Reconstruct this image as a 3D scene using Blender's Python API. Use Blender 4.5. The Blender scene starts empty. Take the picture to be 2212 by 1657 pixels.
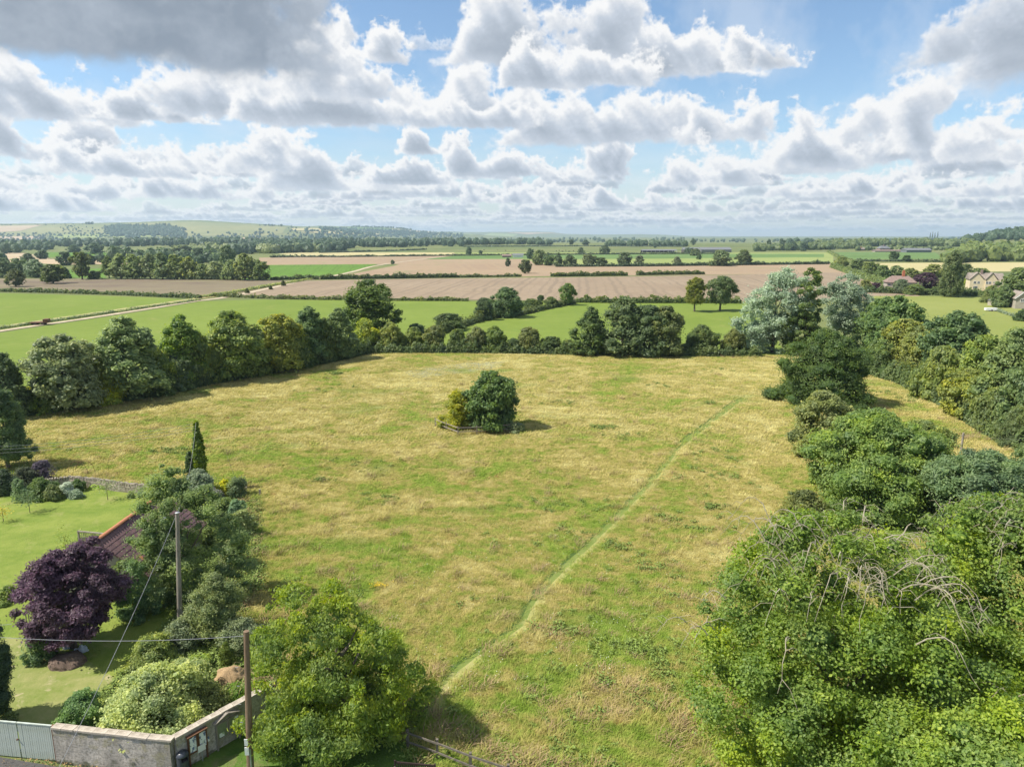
import bpy, math, random
import numpy as np
from mathutils import Vector, Matrix
SC = bpy.context.scene
COL = SC.collection
# ---------------------------------------------------------------- camera, world, sun, exposure
FPX, CX, CY, HORY = 1522.0, 1106.0, 828.5, 513.0
CAMZ = 22.0
PITCH = math.atan((CY - HORY) / FPX)
cam_d = bpy.data.cameras.new('camera'); cam = bpy.data.objects.new('camera', cam_d); COL.objects.link(cam)
cam.location = (0, 0, CAMZ); cam.rotation_euler = (math.pi / 2 - PITCH, 0, 0)
cam_d.sensor_width = 36; cam_d.lens = FPX / 2212 * 36; cam_d.clip_start = .5; cam_d.clip_end = 60000
SC.camera = cam
SUN_EL, SUN_AZ = math.radians(51), math.atan2(-1, -.12)          # azimuth measured from +Y towards +X
SUNV = Vector((math.sin(SUN_AZ) * math.cos(SUN_EL), math.cos(SUN_AZ) * math.cos(SUN_EL), math.sin(SUN_EL)))
sd = bpy.data.lights.new('sun', 'SUN'); sd.energy = 4.8; sd.angle = math.radians(.53); sd.color = (1, .945, .85)
sun = bpy.data.objects.new('sun', sd); COL.objects.link(sun)
sun.rotation_euler = SUNV.to_track_quat('Z', 'Y').to_euler(); sun.location = (0, 0, 300)
SC.view_settings.view_transform = 'Standard'; SC.view_settings.look = 'None'
SC.view_settings.exposure = 0.62; SC.view_settings.gamma = 1.0; SC.view_settings.use_curve_mapping = False
SKY_STRENGTH = .10
def px_dir(x, y):
    u = (x - CX) / FPX; v = -(y - CY) / FPX
    c, s = math.cos(PITCH), math.sin(PITCH)
    return (u, c + v * s, -s + v * c)
def px_ae(x, y):
    d = px_dir(x, y)
    return math.degrees(math.atan2(d[0], d[1])), math.degrees(math.atan2(d[2], math.hypot(d[0], d[1])))
def sky_image(W=2048, H=1024, seed=5):
    rng = np.random.default_rng(seed)
    az1 = (np.arange(W) + .5) / W * 120 - 60
    el1 = ((np.arange(H) + .5) / H) ** 2 * 90
    def lat(ny, nx):
        R = rng.random((ny + 3, nx + 3)).astype(np.float32)
        fy = np.linspace(0, ny, H, endpoint=False); fx = np.linspace(0, nx, W, endpoint=False)
        iy = fy.astype(int); ix = fx.astype(int); ty = fy - iy; tx = fx - ix
        def w(t): return [((1-t)**3/6), (3*t**3-6*t**2+4)/6, (-3*t**3+3*t**2+3*t+1)/6, t**3/6]
        R = np.pad(R, 1, mode='wrap')
        A = sum(R[iy + k] * w(ty)[k][:, None].astype(np.float32) for k in range(4))
        return sum(A[:, ix + k] * w(tx)[k][None].astype(np.float32) for k in range(4)) * 2 - 1
    def fbm(ny, nx, octs, g=.5):
        a, s, tot = 1.0, np.zeros((H, W), np.float32), 0
        for o in range(octs):
            s += a * lat(int(ny * 2 ** o), int(nx * 2 ** o)); tot += a; a *= g
        return s * 1.6 / tot
    nC = fbm(18, 40, 6, .6); nF = fbm(90, 60, 4, .6)
    col = np.zeros((H, W, 3), np.float32); al = np.zeros((H, W), np.float32)
    white = np.array((.955, .955, .96)); mid = np.array((.575, .635, .725)); dark = np.array((.27, .325, .40))
    def ev(R, ys, xs):
        ny, nx = R.shape
        iy = np.floor(ys).astype(int); ix = np.floor(xs).astype(int); ty = ys - iy; tx = xs - ix
        ty = ty * ty * ty * (ty * (ty * 6 - 15) + 10); tx = tx * tx * tx * (tx * (tx * 6 - 15) + 10)
        A = R[iy % ny] * (1 - ty)[:, None] + R[(iy + 1) % ny] * ty[:, None]
        return (A[:, ix % nx] * (1 - tx)[None] + A[:, (ix + 1) % nx] * tx[None])
    LAT = [rng.random((61, 67)).astype(np.float32) * 2 - 1 for _ in range(24)]
    def nz(ys, xs, octs, g, billow, k0):
        s = 0; a = 1.0; tot = 0
        for o in range(octs):
            v = ev(LAT[(k0 + o * 5) % 24], ys * 2 ** o + 17.3 * o + k0, xs * 2 ** o + 9.1 * o)
            v2 = ev(LAT[(k0 + o * 5 + 2) % 24], ys * 2 ** o * .81 + 3.7 * o, xs * 2 ** o * .93 + 5.1 * o + k0)
            v = (v + v2) * .8
            if billow: v = 1 - 2 * np.abs(v)
            s = s + a * v; tot += a; a *= g
        return s / tot * 1.35
    def shift(D, dr, dc):
        out = np.zeros_like(D); h, w = D.shape
        if abs(dr) >= h or abs(dc) >= w: return out
        r0, r1 = max(0, -dr), min(h, h - dr); c0, c1 = max(0, -dc), min(w, w - dc)
        out[r0:r1, c0:c1] = D[r0 + dr:r1 + dr, c0 + dc:c1 + dc]
        return out
    def cloud_ae(a0, a1, eb, et, shade=0., seed=0, alpha=1., rag=1., soft=.48, under=0., towers=None):
        g = np.random.default_rng(7000 + seed)
        w = (a1 - a0) / 2; h = et - eb; ac = (a0 + a1) / 2; hx = h * 1.25
        m = .35
        c0 = int((a0 - h * m + 60) / 120 * W); c1 = int((a1 + h * m + 60) / 120 * W) + 1
        r0 = int(math.sqrt(max(0.005, eb - h * .45) / 90) * H); r1 = int(math.sqrt(min(et + h * .4, 89.5) / 90) * H) + 1
        c0 = max(0, c0); c1 = min(W, c1); r1 = min(H, r1)
        if c1 - c0 < 3 or r1 - r0 < 3: return
        sl = (slice(r0, r1), slice(c0, c1))
        X = (az1[c0:c1] - ac) / w; Z = (el1[r0:r1] - eb) / h
        k0 = int(g.integers(20))
        ys = Z * 2.0 + g.uniform(0, 40); xs = (az1[c0:c1] - a0) / hx * 2.0 + g.uniform(0, 40)
        # a few towers make the skyline
        T = np.zeros_like(X)
        if towers is None:
            nt = max(2, int(round(w / h * 1.5)) + 1)
            towers = [(g.uniform(-.85, .85), g.uniform(.5, 1), g.uniform(.18, .4)) for _ in range(nt)]
        for tx, th, tw in towers: T = np.maximum(T, th * np.sqrt(np.clip(1 - ((X - tx) / max(tw, .6 * h / w)) ** 2, 0, 1)))
        T = np.maximum(T, .42 * np.clip(1 - X ** 4, 0, 1))
        k = max(3, int(len(X) * .04)) | 1
        T = np.convolve(np.pad(T, k // 2, mode='edge'), np.hanning(k + 2)[1:-1] / np.hanning(k + 2).sum(), 'valid')[:len(X)]
        edge = np.clip((1 - np.abs(X)) * w / (h * .5), -1, 1)
        N = nz(ys * 1.0, xs * 1.0, 7, .64, False, k0) * .95 + nz(ys * 1.9 + 9, xs * 1.9, 6, .62, True, k0 + 3) * .55
        top = np.minimum((T[None] - Z[:, None]) * 2.0, 1.1)
        bot = np.clip((Z[:, None] + .03) * 5.0, -3, 1.0)
        D0 = np.minimum(np.minimum(top, bot), edge[None] * 1.1)
        D = D0 + N * .70 * rag * np.clip(.5 + Z[:, None] * 1.6, .35, 1)
        A = np.clip(D / soft + .15, 0, 1); A = A * A * (3 - 2 * A) * alpha
        dens = np.clip(D + N * .5, 0, 1.5)
        occ = 0; tot = 0
        drdeg = H * .5 / math.sqrt(90 * max((eb + et) / 2, .3)); dcdeg = W / 120
        for s_, wt in ((.04, 1.), (.09, 1.2), (.17, 1), (.3, .9), (.5, .8), (.75, .6)):
            occ = occ + wt * shift(dens, int(round(s_ * h * .86 * drdeg)), -int(round(s_ * h * .6 * dcdeg))); tot += wt
        occ = occ / tot
        L = np.exp(-1.9 * occ) * 1.14 + .07
        L = L * (.70 + .33 * np.clip(Z[:, None] * 1.8, 0, 1)) + N * .05 + .20 * np.clip(1.2 - D, 0, 1) + .05
        L = np.clip(L * (1 - shade), 0, 1.1)
        L = L * (1 - under) + under * np.clip(.02 + N * .14, 0, 1)
        t = np.clip(L / .42, 0, 1)[..., None]; t2 = np.clip((L - .42) / .44, 0, 1)[..., None]
        c = dark * (1 - t) + mid * t; c = c * (1 - t2) + white * t2
        col[sl] = col[sl] * (1 - A[..., None]) + c * A[..., None]
        al[sl] = al[sl] * (1 - A) + A
    def cloud(x0, x1, yt, yb, shade=0.0, **kw):
        xm = (x0 + x1) / 2
        a0 = px_ae(x0, yb)[0]; a1 = px_ae(x1, yb)[0]; eb = px_ae(xm, yb)[1]; et = px_ae(xm, yt)[1]
        cloud_ae(a0, a1, max(eb, .3), et, shade, seed=int(x0 * 3 + yb), **kw)
    # veil towards the horizon
    v = np.clip(1 - el1 / 9.5, 0, 1)[:, None] ** 1.3
    band = np.clip(v * .95 + nF * .22 * np.clip(el1 / 1.5, 0, 1)[:, None], 0, 1) * (v > 0)
    Lb = np.clip(.34 + nF * .40 + v * .12, 0, 1)
    c = mid * (1 - Lb[..., None]) + white * Lb[..., None]
    A = (band * .80)[..., None]; col[:] = c * A; al[:] = A[..., 0]
    # thin high haze cloud everywhere
    Ah = np.clip(nC * .5 + .05, 0, .35)[..., None] * np.clip((el1 - 4) / 5, 0, 1)[:, None, None]
    col[:] = col * (1 - Ah) + np.array((.82, .87, .93)) * Ah; al[:] = al * (1 - Ah[..., 0]) + Ah[..., 0]
    g = np.random.default_rng(8)
    for el, n, hh, ww in ((.8, 90, .5, 6), (1.5, 80, .7, 7), (2.3, 60, 1.0, 7), (3.2, 44, 1.4, 7), (4.3, 30, 1.8, 8)):
        for k in range(n):
            a = g.uniform(-66, 62); e = max(.35, el + g.normal() * .3); h = hh * g.uniform(.6, 1.3); w = ww * g.uniform(.4, 1.2)
            cloud_ae(a, a + w, e, e + h, .06, seed=int(g.integers(99999)), alpha=.5 + .09 * el, soft=.5)
    C = [ # x0, x1, ytop, ybase, shade
     (-60, 300, 330, 430, .05), (250, 600, 350, 430, .05), (560, 900, 285, 410, .0), (850, 1010, 265, 335, .0),
     (780, 1010, 345, 400, .0), (960, 1370, 300, 382, .05), (1000, 1260, 388, 440, .0), (1250, 1500, 400, 450, .0),
     (-60, 260, 385, 455, .05), (1640, 1990, 355, 425, .05), (1880, 2300, 345, 425, .05), (1420, 1680, 300, 400, .05),
     (330, 640, 258, 372, .0), (-60, 350, 240, 350, .0), (100, 420, 290, 380, .0),
     (1830, 2300, 215, 350, .05), (1890, 2070, 140, 330, .0), (2000, 2200, 180, 345, .05), (2100, 2340, 190, 300, .05),
     (1060, 1500, 135, 312, .12), (1640, 1880, 175, 365, .0), (1475, 1680, 155, 305, .0), (1500, 1880, 235, 365, .05),
     (-80, 360, 118, 262, .0), (180, 480, 185, 262, .0), (330, 800, 100, 265, .1), (860, 1190, 88, 262, .0), (480, 1180, 150, 272, .15),
     (540, 880, 25, 215, .0), (620, 880, 10, 130, .0),
     (1240, 1660, 10, 172, .0), (940, 1400, -60, 140, .15), (1560, 1740, 55, 150, .0)]
    for q in C: cloud(*q)
    cloud(1070, 1420, 60, 190, .05); cloud(1620, 1735, 70, 148, 0, alpha=.55, soft=.8)
    cloud(1915, 2500, -130, 190, .12, soft=.9); cloud(1930, 2500, -120, 120, .2, soft=.6, under=.25)
    cloud(300, 780, 0, 150, .15, soft=.9); cloud(880, 1010, 60, 110, 0, alpha=.6, soft=.9)
    T0 = [(0, 1, 1.2)]
    cloud(-500, 720, -400, 130, .2, soft=.8, under=.6, towers=T0); cloud(-500, 650, -380, 105, .2, soft=.6, under=.95, towers=T0)
    for k in range(34):                        # the sky goes on beyond the frame, above and to the sides
        a = g.uniform(-66, 60); e = g.uniform(4, 70); w = (5 + e * .2) * g.uniform(.6, 1.3)
        if abs(a) < 44 and e < 24 or -44 < a + w * 2 < 44 and e < 24: continue
        cloud_ae(a, a + w * 2.2, e, e + w * .8, .1, seed=k)
    c = col / np.maximum(al[..., None], 1e-3)
    return c, al
def N(nt, typ, **kw):
    n = nt.nodes.new(typ)
    for k, v in kw.items():
        if k == 'inp':
            for a, b in v.items():
                if isinstance(b, bpy.types.NodeSocket): nt.links.new(b, n.inputs[a])
                else: n.inputs[a].default_value = b
        else: setattr(n, k, v)
    return n
def M(nt, op, a, b=None, c=None, clamp=False):
    n = nt.nodes.new('ShaderNodeMath'); n.operation = op; n.use_clamp = clamp
    for i, v in enumerate((a, b, c)):
        if v is None: continue
        if isinstance(v, bpy.types.NodeSocket): nt.links.new(v, n.inputs[i])
        else: n.inputs[i].default_value = v
    return n.outputs[0]
def MIX(nt, f, a, b, typ='MIX'):
    n = nt.nodes.new('ShaderNodeMix'); n.data_type = 'RGBA'; n.blend_type = typ
    for i, v in ((0, f), (6, a), (7, b)):
        if isinstance(v, bpy.types.NodeSocket): nt.links.new(v, n.inputs[i])
        else: n.inputs[i].default_value = v if i == 0 else (tuple(v) + (1,))[:4]
    return n.outputs[2]
def make_world():
    w = bpy.data.worlds.new('World'); SC.world = w; w.use_nodes = True
    nt = w.node_tree; nt.nodes.clear()
    c, al = sky_image()
    H, W = al.shape
    buf = np.empty((H, W, 4), np.float32)
    c = np.clip(c, 0, 1); buf[..., :3] = np.where(c <= .0031308, c * 12.92, 1.055 * np.maximum(c, 1e-6) ** (1 / 2.4) - .055); buf[..., 3] = np.clip(al, 0, 1)
    img = bpy.data.images.new('cloud_cover', W, H, alpha=True); img.alpha_mode = 'CHANNEL_PACKED'
    img.pixels.foreach_set(buf.ravel()); img.update(); img.pack()
    tc = N(nt, 'ShaderNodeTexCoord'); sp = N(nt, 'ShaderNodeSeparateXYZ', inp={0: tc.outputs['Generated']})
    az = M(nt, 'ARCTAN2', sp.outputs[0], sp.outputs[1])
    u = M(nt, 'MULTIPLY_ADD', az, 180 / math.pi / 120, .5)
    el = M(nt, 'ARCSINE', M(nt, 'MINIMUM', M(nt, 'MAXIMUM', sp.outputs[2], 0.00001), .99999))
    v = M(nt, 'MINIMUM', M(nt, 'SQRT', M(nt, 'MULTIPLY', el, 2 / math.pi)), .999)
    cv = N(nt, 'ShaderNodeCombineXYZ', inp={0: u, 1: v})
    im = N(nt, 'ShaderNodeTexImage', image=img, extension='MIRROR', interpolation='Linear', inp={0: cv.outputs[0]})
    sky = N(nt, 'ShaderNodeTexSky', sky_type='NISHITA', sun_disc=False, sun_elevation=SUN_EL, sun_rotation=SUN_AZ % (2 * math.pi),
            air_density=1.0, dust_density=.6, ozone_density=1.6, altitude=100)
    cl = N(nt, 'ShaderNodeVectorMath', operation='SCALE', inp={0: im.outputs[0], 'Scale': CLOUD_GAIN / SKY_STRENGTH})
    mx = MIX(nt, im.outputs[1], MIX(nt, 1.0, sky.outputs[0], SKY_TINT, 'MULTIPLY'), cl.outputs[0])
    bg = N(nt, 'ShaderNodeBackground', inp={0: mx, 1: SKY_STRENGTH})
    out = N(nt, 'ShaderNodeOutputWorld', inp={0: bg.outputs[0]})
    w.cycles.sampling_method = 'MANUAL'; w.cycles.sample_map_resolution = 1024
CLOUD_GAIN = .66
SKY_TINT = (.93, 1.01, 1.05)
make_world()
SC.cycles.max_bounces = 6; SC.cycles.diffuse_bounces = 4; SC.cycles.transmission_bounces = 3; SC.cycles.volume_bounces = 0
SC.cycles.caustics_reflective = False; SC.cycles.caustics_refractive = False
# ---------------------------------------------------------------- from a picture position to the place on the ground
CC, SS = math.cos(PITCH), math.sin(PITCH)
def P(x, y, z=0.0):
    d = px_dir(x, y); t = (CAMZ - z) / -d[2]
    return Vector((d[0] * t, d[1] * t, z))
def height_at(g, ytop):
    k = (ytop - CY) / FPX
    return CAMZ - g.y * (SS + k * CC) / (CC - k * SS)
def depth(g, z=0.0): return g.y * CC + (CAMZ - z) * SS
# hills: skyline points (picture x, height angle over the horizon in pixels) and where they stand
def ridge(X, pts): return np.interp(X, [p[0] for p in pts], [p[1] for p in pts])
RID = [  # skyline y by x, foot distance, crest distance
    ([(-700, 490), (-200, 487), (0, 485.5), (100, 484.8), (185, 484.3), (300, 482), (400, 478), (440, 478.3), (500, 482), (560, 485.5), (620, 489), (680, 493), (760, 500), (830, 512), (900, 516)], 3300, 4700),
    ([(-900, 500), (500, 496), (600, 493), (690, 489.5), (800, 491.5), (850, 494), (900, 499), (980, 505), (1050, 509), (1150, 513.5)], 4700, 6500),
    ([(400, 512), (840, 502), (900, 503), (980, 501), (1010, 502.5), (1080, 502), (1150, 501.5), (1190, 502), (1220, 506), (1290, 507.5), (1340, 507), (1380, 506.5), (1440, 508), (1480, 510.5), (1560, 511), (2600, 511)], 7600, 10500)]
RHILL = [(1750, 513), (1900, 510), (2050, 509), (2130, 502), (2160, 495), (2212, 490), (2400, 484), (3200, 480)]
def terrain(x, y):
    x = np.asarray(x, float); y = np.asarray(y, float); yy = np.maximum(y, 1.0)
    X = CX + FPX / CC * x / yy
    D = yy
    z = np.zeros_like(D)
    for pts, f, c in RID:
        e = (HORY - ridge(X, pts)) / FPX
        top = np.maximum(CAMZ + c * e, 0)
        t = np.clip((D - f) / (c - f), 0, 1); t = t * t * (3 - 2 * t)
        back = np.clip(1 - (D - c) / (c * .35), 0, 1)
        z = np.maximum(z, top * t * (.15 + .85 * back))
    e = (HORY + 6 - ridge(X, RHILL)) / FPX; c, f = 1700., 1050.
    top = np.maximum(CAMZ * .0 + c * e, 0); t = np.clip((D - f) / (c - f), 0, 1); t = t * t * (3 - 2 * t)
    z = np.maximum(z, top * t * np.clip(1 - (D - c) / 1400, 0, 1))
    return np.where(y > 900, z, 0.0)
def TH(x, y): return float(terrain(np.array([x]), np.array([y]))[0])
def Q(x, y):
    """picture position -> point on the terrain, hills included"""
    d = px_dir(x, y); c = FPX
    D = np.arange(700, 13000, 12.0)
    X = d[0] / d[1] * D; zr = CAMZ + d[2] / d[1] * D; zt = terrain(X, D)
    hit = np.nonzero(zr <= zt)[0]
    if y > 548: return P(x, y)
    if len(hit) == 0:
        k = int(np.argmax(zt - zr)); return Vector((X[k], D[k], zt[k]))
    k = hit[0]; return Vector((X[k], D[k], zt[k]))
# ---------------------------------------------------------------- object helpers
def setp(o, label=None, cat=None, group=None, kind=None):
    if label: o['label'] = label
    if cat: o['category'] = cat
    if group: o['group'] = group
    if kind: o['kind'] = kind
    return o
def link(o, parent=None):
    COL.objects.link(o)
    if parent is not None: o.parent = parent
    return o
def empty(name, loc, rz=0):
    o = bpy.data.objects.new(name, None); o.location = loc; o.rotation_euler = (0, 0, rz); o.empty_display_size = .2
    return link(o)
def mesh_np(name, V, F, mats=(), rnd=None, mi=None, smooth=False):
    """V (n,3); F (m,k) array, or list of such arrays of different k"""
    me = bpy.data.meshes.new(name)
    V = np.asarray(V, np.float32)
    Fs = [np.asarray(f, np.int32) for f in (F if isinstance(F, list) else [F]) if len(f)]
    me.vertices.add(len(V)); me.vertices.foreach_set('co', V.ravel())
    loops = np.concatenate([f.ravel() for f in Fs]); tot = np.concatenate([np.full(len(f), f.shape[1], np.int32) for f in Fs])
    me.loops.add(len(loops)); me.loops.foreach_set('vertex_index', loops)
    st = np.zeros(len(tot), np.int32); st[1:] = np.cumsum(tot)[:-1]
    me.polygons.add(len(tot)); me.polygons.foreach_set('loop_start', st)
    for m in mats: me.materials.append(m)
    if mi is not None: me.polygons.foreach_set('material_index', np.asarray(mi, np.int32))
    me.polygons.foreach_set('use_smooth', np.full(len(tot), bool(smooth)))
    if rnd is not None:
        a = me.attributes.new('rnd', 'FLOAT', 'FACE'); a.data.foreach_set('value', np.asarray(rnd, np.float32))
    me.update(calc_edges=True)
    return me
class MB:
    """collects boxes, tubes and prisms for ONE mesh"""
    def __init__(s): s.v = []; s.f = []
    def add(s, V, F):
        n = len(s.v); s.v += [tuple(v) for v in V]; s.f += [tuple(i + n for i in f) for f in F]; return s
    def box(s, a, b, M4=None):
        x0, y0, z0 = a; x1, y1, z1 = b
        V = [(x0, y0, z0), (x1, y0, z0), (x1, y1, z0), (x0, y1, z0), (x0, y0, z1), (x1, y0, z1), (x1, y1, z1), (x0, y1, z1)]
        if M4 is not None: V = [M4 @ Vector(v) for v in V]
        return s.add(V, [(3, 2, 1, 0), (4, 5, 6, 7), (0, 1, 5, 4), (1, 2, 6, 5), (2, 3, 7, 6), (3, 0, 4, 7)])
    def bar(s, p, q, w, h=None):
        p = Vector(p); q = Vector(q); d = (q - p); L = d.length; h = h or w
        m = Matrix.Translation(p) @ d.to_track_quat('X', 'Z').to_matrix().to_4x4()
        return s.box((0, -w / 2, -h / 2), (L, w / 2, h / 2), m)
    def tube(s, pts, rad, n=6, cap=True):
        pts = [Vector(p) for p in pts]; R = rad if hasattr(rad, '__len__') else [rad] * len(pts)
        base = len(s.v); ref = Vector((.31, .17, .93))
        for i, p in enumerate(pts):
            d = (pts[min(i + 1, len(pts) - 1)] - pts[max(i - 1, 0)]).normalized()
            if abs(d.dot(ref)) > .95: a = d.cross(Vector((1, 0, 0))).normalized()
            else: a = d.cross(ref).normalized()
            b = d.cross(a)
            for k in range(n):
                t = 2 * math.pi * k / n; s.v.append(tuple(p + (a * math.cos(t) + b * math.sin(t)) * R[i]))
        for i in range(len(pts) - 1):
            for k in range(n):
                k2 = (k + 1) % n; o = base + i * n
                s.f.append((o + k, o + k2, o + n + k2, o + n + k))
        if cap:
            s.f.append(tuple(base + k for k in range(n - 1, -1, -1))); s.f.append(tuple(base + (len(pts) - 1) * n + k for k in range(n)))
        return s
    def lathe(s, prof, n=12):
        base = len(s.v)
        for r, z in prof:
            for k in range(n): s.v.append((r * math.cos(2 * math.pi * k / n), r * math.sin(2 * math.pi * k / n), z))
        for i in range(len(prof) - 1):
            for k in range(n):
                k2 = (k + 1) % n; o = base + i * n; s.f.append((o + k, o + k2, o + n + k2, o + n + k))
        s.f.append(tuple(base + k for k in range(n - 1, -1, -1))); s.f.append(tuple(base + (len(prof) - 1) * n + k for k in range(n)))
        return s
    def mesh(s, name, mat):
        me = bpy.data.meshes.new(name); me.from_pydata(s.v, [], s.f); me.materials.append(mat); me.update(); return me
    def build(s, name, mat, parent=None, loc=None, rot=None, smooth=False):
        me = s.mesh(name, mat)
        if smooth:
            for p in me.polygons: p.use_smooth = True
        o = bpy.data.objects.new(name, me)
        if loc is not None: o.location = loc
        if rot is not None: o.rotation_euler = rot
        return link(o, parent)
def inst(name, me, parent=None, loc=(0, 0, 0), rot=(0, 0, 0), sc=(1, 1, 1), color=None):
    o = bpy.data.objects.new(name, me); o.location = loc; o.rotation_euler = rot; o.scale = sc
    if color is not None: o.color = tuple(color) + (1,)
    return link(o, parent)
# ---------------------------------------------------------------- materials
def mat(name):
    m = bpy.data.materials.new(name); m.use_nodes = True; nt = m.node_tree; nt.nodes.clear(); return m, nt
def pos(nt): return N(nt, 'ShaderNodeNewGeometry').outputs['Position']
def objc(nt): return N(nt, 'ShaderNodeTexCoord').outputs['Object']
def noise(nt, vec, scale, detail=4, rough=.55, dist=0.0, mul=None):
    if mul is not None: vec = N(nt, 'ShaderNodeVectorMath', operation='MULTIPLY', inp={0: vec, 1: mul}).outputs[0]
    return N(nt, 'ShaderNodeTexNoise', inp={'Vector': vec, 'Scale': scale, 'Detail': detail, 'Roughness': rough, 'Distortion': dist}).outputs[0]
def ramp(nt, f, a, b, smooth=False):
    n = N(nt, 'ShaderNodeMapRange', inp={'Value': f, 'From Min': a, 'From Max': b}); n.clamp = True
    if smooth: n.interpolation_type = 'SMOOTHSTEP'
    return n.outputs[0]
def finish(nt, color, rough=.85, bump=None, bstr=.5, bdist=.05, spec=.2, metal=0.0):
    p = N(nt, 'ShaderNodeBsdfPrincipled', inp={'Roughness': rough, 'Specular IOR Level': spec, 'Metallic': metal})
    if isinstance(color, bpy.types.NodeSocket): nt.links.new(color, p.inputs['Base Color'])
    else: p.inputs['Base Color'].default_value = tuple(color) + (1,)
    if bump is not None:
        b = N(nt, 'ShaderNodeBump', inp={'Height': bump, 'Strength': bstr, 'Distance': bdist}); nt.links.new(b.outputs[0], p.inputs['Normal'])
    N(nt, 'ShaderNodeOutputMaterial', inp={0: p.outputs[0]})
    return p
def plain(name, a, b=None, scale=6, rough=.8, bstr=.3, bdist=.01, spec=.25, metal=0., world=False, mul=None, detail=5):
    m, nt = mat(name); v = pos(nt) if world else objc(nt)
    b = b or tuple(x * .7 for x in a)
    n = noise(nt, v, scale, detail, .6, mul=mul); n2 = noise(nt, v, scale * 5.3, 3, .6, mul=mul)
    f = ramp(nt, M(nt, 'ADD', M(nt, 'MULTIPLY', n, .7), M(nt, 'MULTIPLY', n2, .3)), .36, .64)
    finish(nt, MIX(nt, f, b, a), rough, n2, bstr, bdist, spec, metal)
    return m
def leaf_material():
    m, nt = mat('leaves')
    oi = N(nt, 'ShaderNodeObjectInfo'); base = oi.outputs['Color']
    r = N(nt, 'ShaderNodeAttribute', attribute_name='rnd').outputs['Fac']
    ps = pos(nt)
    big = ramp(nt, noise(nt, ps, .55, 3, .6), .32, .68)
    hue = M(nt, 'ADD', .468, M(nt, 'MULTIPLY', M(nt, 'SUBTRACT', big, .5), -.028))
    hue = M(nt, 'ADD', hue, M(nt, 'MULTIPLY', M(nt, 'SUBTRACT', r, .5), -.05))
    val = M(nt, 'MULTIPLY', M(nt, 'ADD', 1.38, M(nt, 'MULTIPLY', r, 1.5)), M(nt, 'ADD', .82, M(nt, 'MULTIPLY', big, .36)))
    hs = N(nt, 'ShaderNodeHueSaturation', inp={'Hue': hue, 'Saturation': M(nt, 'ADD', .88, M(nt, 'MULTIPLY', big, .25)), 'Value': val, 'Color': base})
    p = N(nt, 'ShaderNodeBsdfPrincipled', inp={'Base Color': hs.outputs[0], 'Roughness': .5, 'Specular IOR Level': .35})
    tr = N(nt, 'ShaderNodeHueSaturation', inp={'Hue': .485, 'Saturation': 1.15, 'Value': 1.3, 'Color': hs.outputs[0]})
    t = N(nt, 'ShaderNodeBsdfTranslucent', inp={0: tr.outputs[0]})
    mx = N(nt, 'ShaderNodeMixShader', inp={0: .45, 1: p.outputs[0], 2: t.outputs[0]})
    N(nt, 'ShaderNodeOutputMaterial', inp={0: mx.outputs[0]})
    return m
LEAF = leaf_material()
BARK = plain('bark', (.20, .165, .125), (.09, .075, .055), 5, .9, .8, .03, mul=(1, 1, .25))
BAREWOOD = plain('bare_branch_bark', (.42, .38, .31), (.24, .20, .12), 3, .85, .5, .01)
# ---------------------------------------------------------------- meadow colours shared by ground and tufts
def meadow_color(nt, ps, shade=None):
    """tall dry meadow: straw, olive and green in drifting patches"""
    warp = N(nt, 'ShaderNodeTexNoise', inp={'Vector': ps, 'Scale': .05, 'Detail': 3}).outputs['Color']
    wv = N(nt, 'ShaderNodeVectorMath', operation='MULTIPLY_ADD', inp={0: warp, 1: (14, 14, 0), 2: ps}).outputs[0]
    big = noise(nt, wv, .06, 5, .66)
    med = noise(nt, wv, .27, 6, .72, mul=(1, 1.25, 1))
    fine = noise(nt, ps, 1.3, 4, .65, mul=(1, 1.3, 1))
    # straw gains towards the far end of the meadow, green close to the camera
    sx = N(nt, 'ShaderNodeSeparateXYZ', inp={0: ps})
    far = ramp(nt, sx.outputs[1], 25, 95)
    f = M(nt, 'ADD', M(nt, 'MULTIPLY', big, .42), M(nt, 'ADD', M(nt, 'MULTIPLY', med, .48), M(nt, 'MULTIPLY', fine, .27)))
    f = M(nt, 'ADD', f, M(nt, 'MULTIPLY', far, .06))
    g = MIX(nt, ramp(nt, fine, .35, .65), (.165, .235, .036), (.265, .325, .070))
    c = MIX(nt, ramp(nt, f, .518, .66, True), g, (.335, .285, .100))
    c = MIX(nt, ramp(nt, f, .60, .78, True), c, (.480, .445, .205))
    lush = ramp(nt, noise(nt, wv, .09, 3, .5, mul=(1, 1.4, 1)), .60, .72)
    c = MIX(nt, M(nt, 'MULTIPLY', lush, .6), c, (.15, .235, .040))
    rust = ramp(nt, noise(nt, ps, .5, 4, .6, .4), .66, .74)
    c = MIX(nt, M(nt, 'MULTIPLY', rust, .5), c, (.30, .17, .075))
    return c, fine
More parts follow.
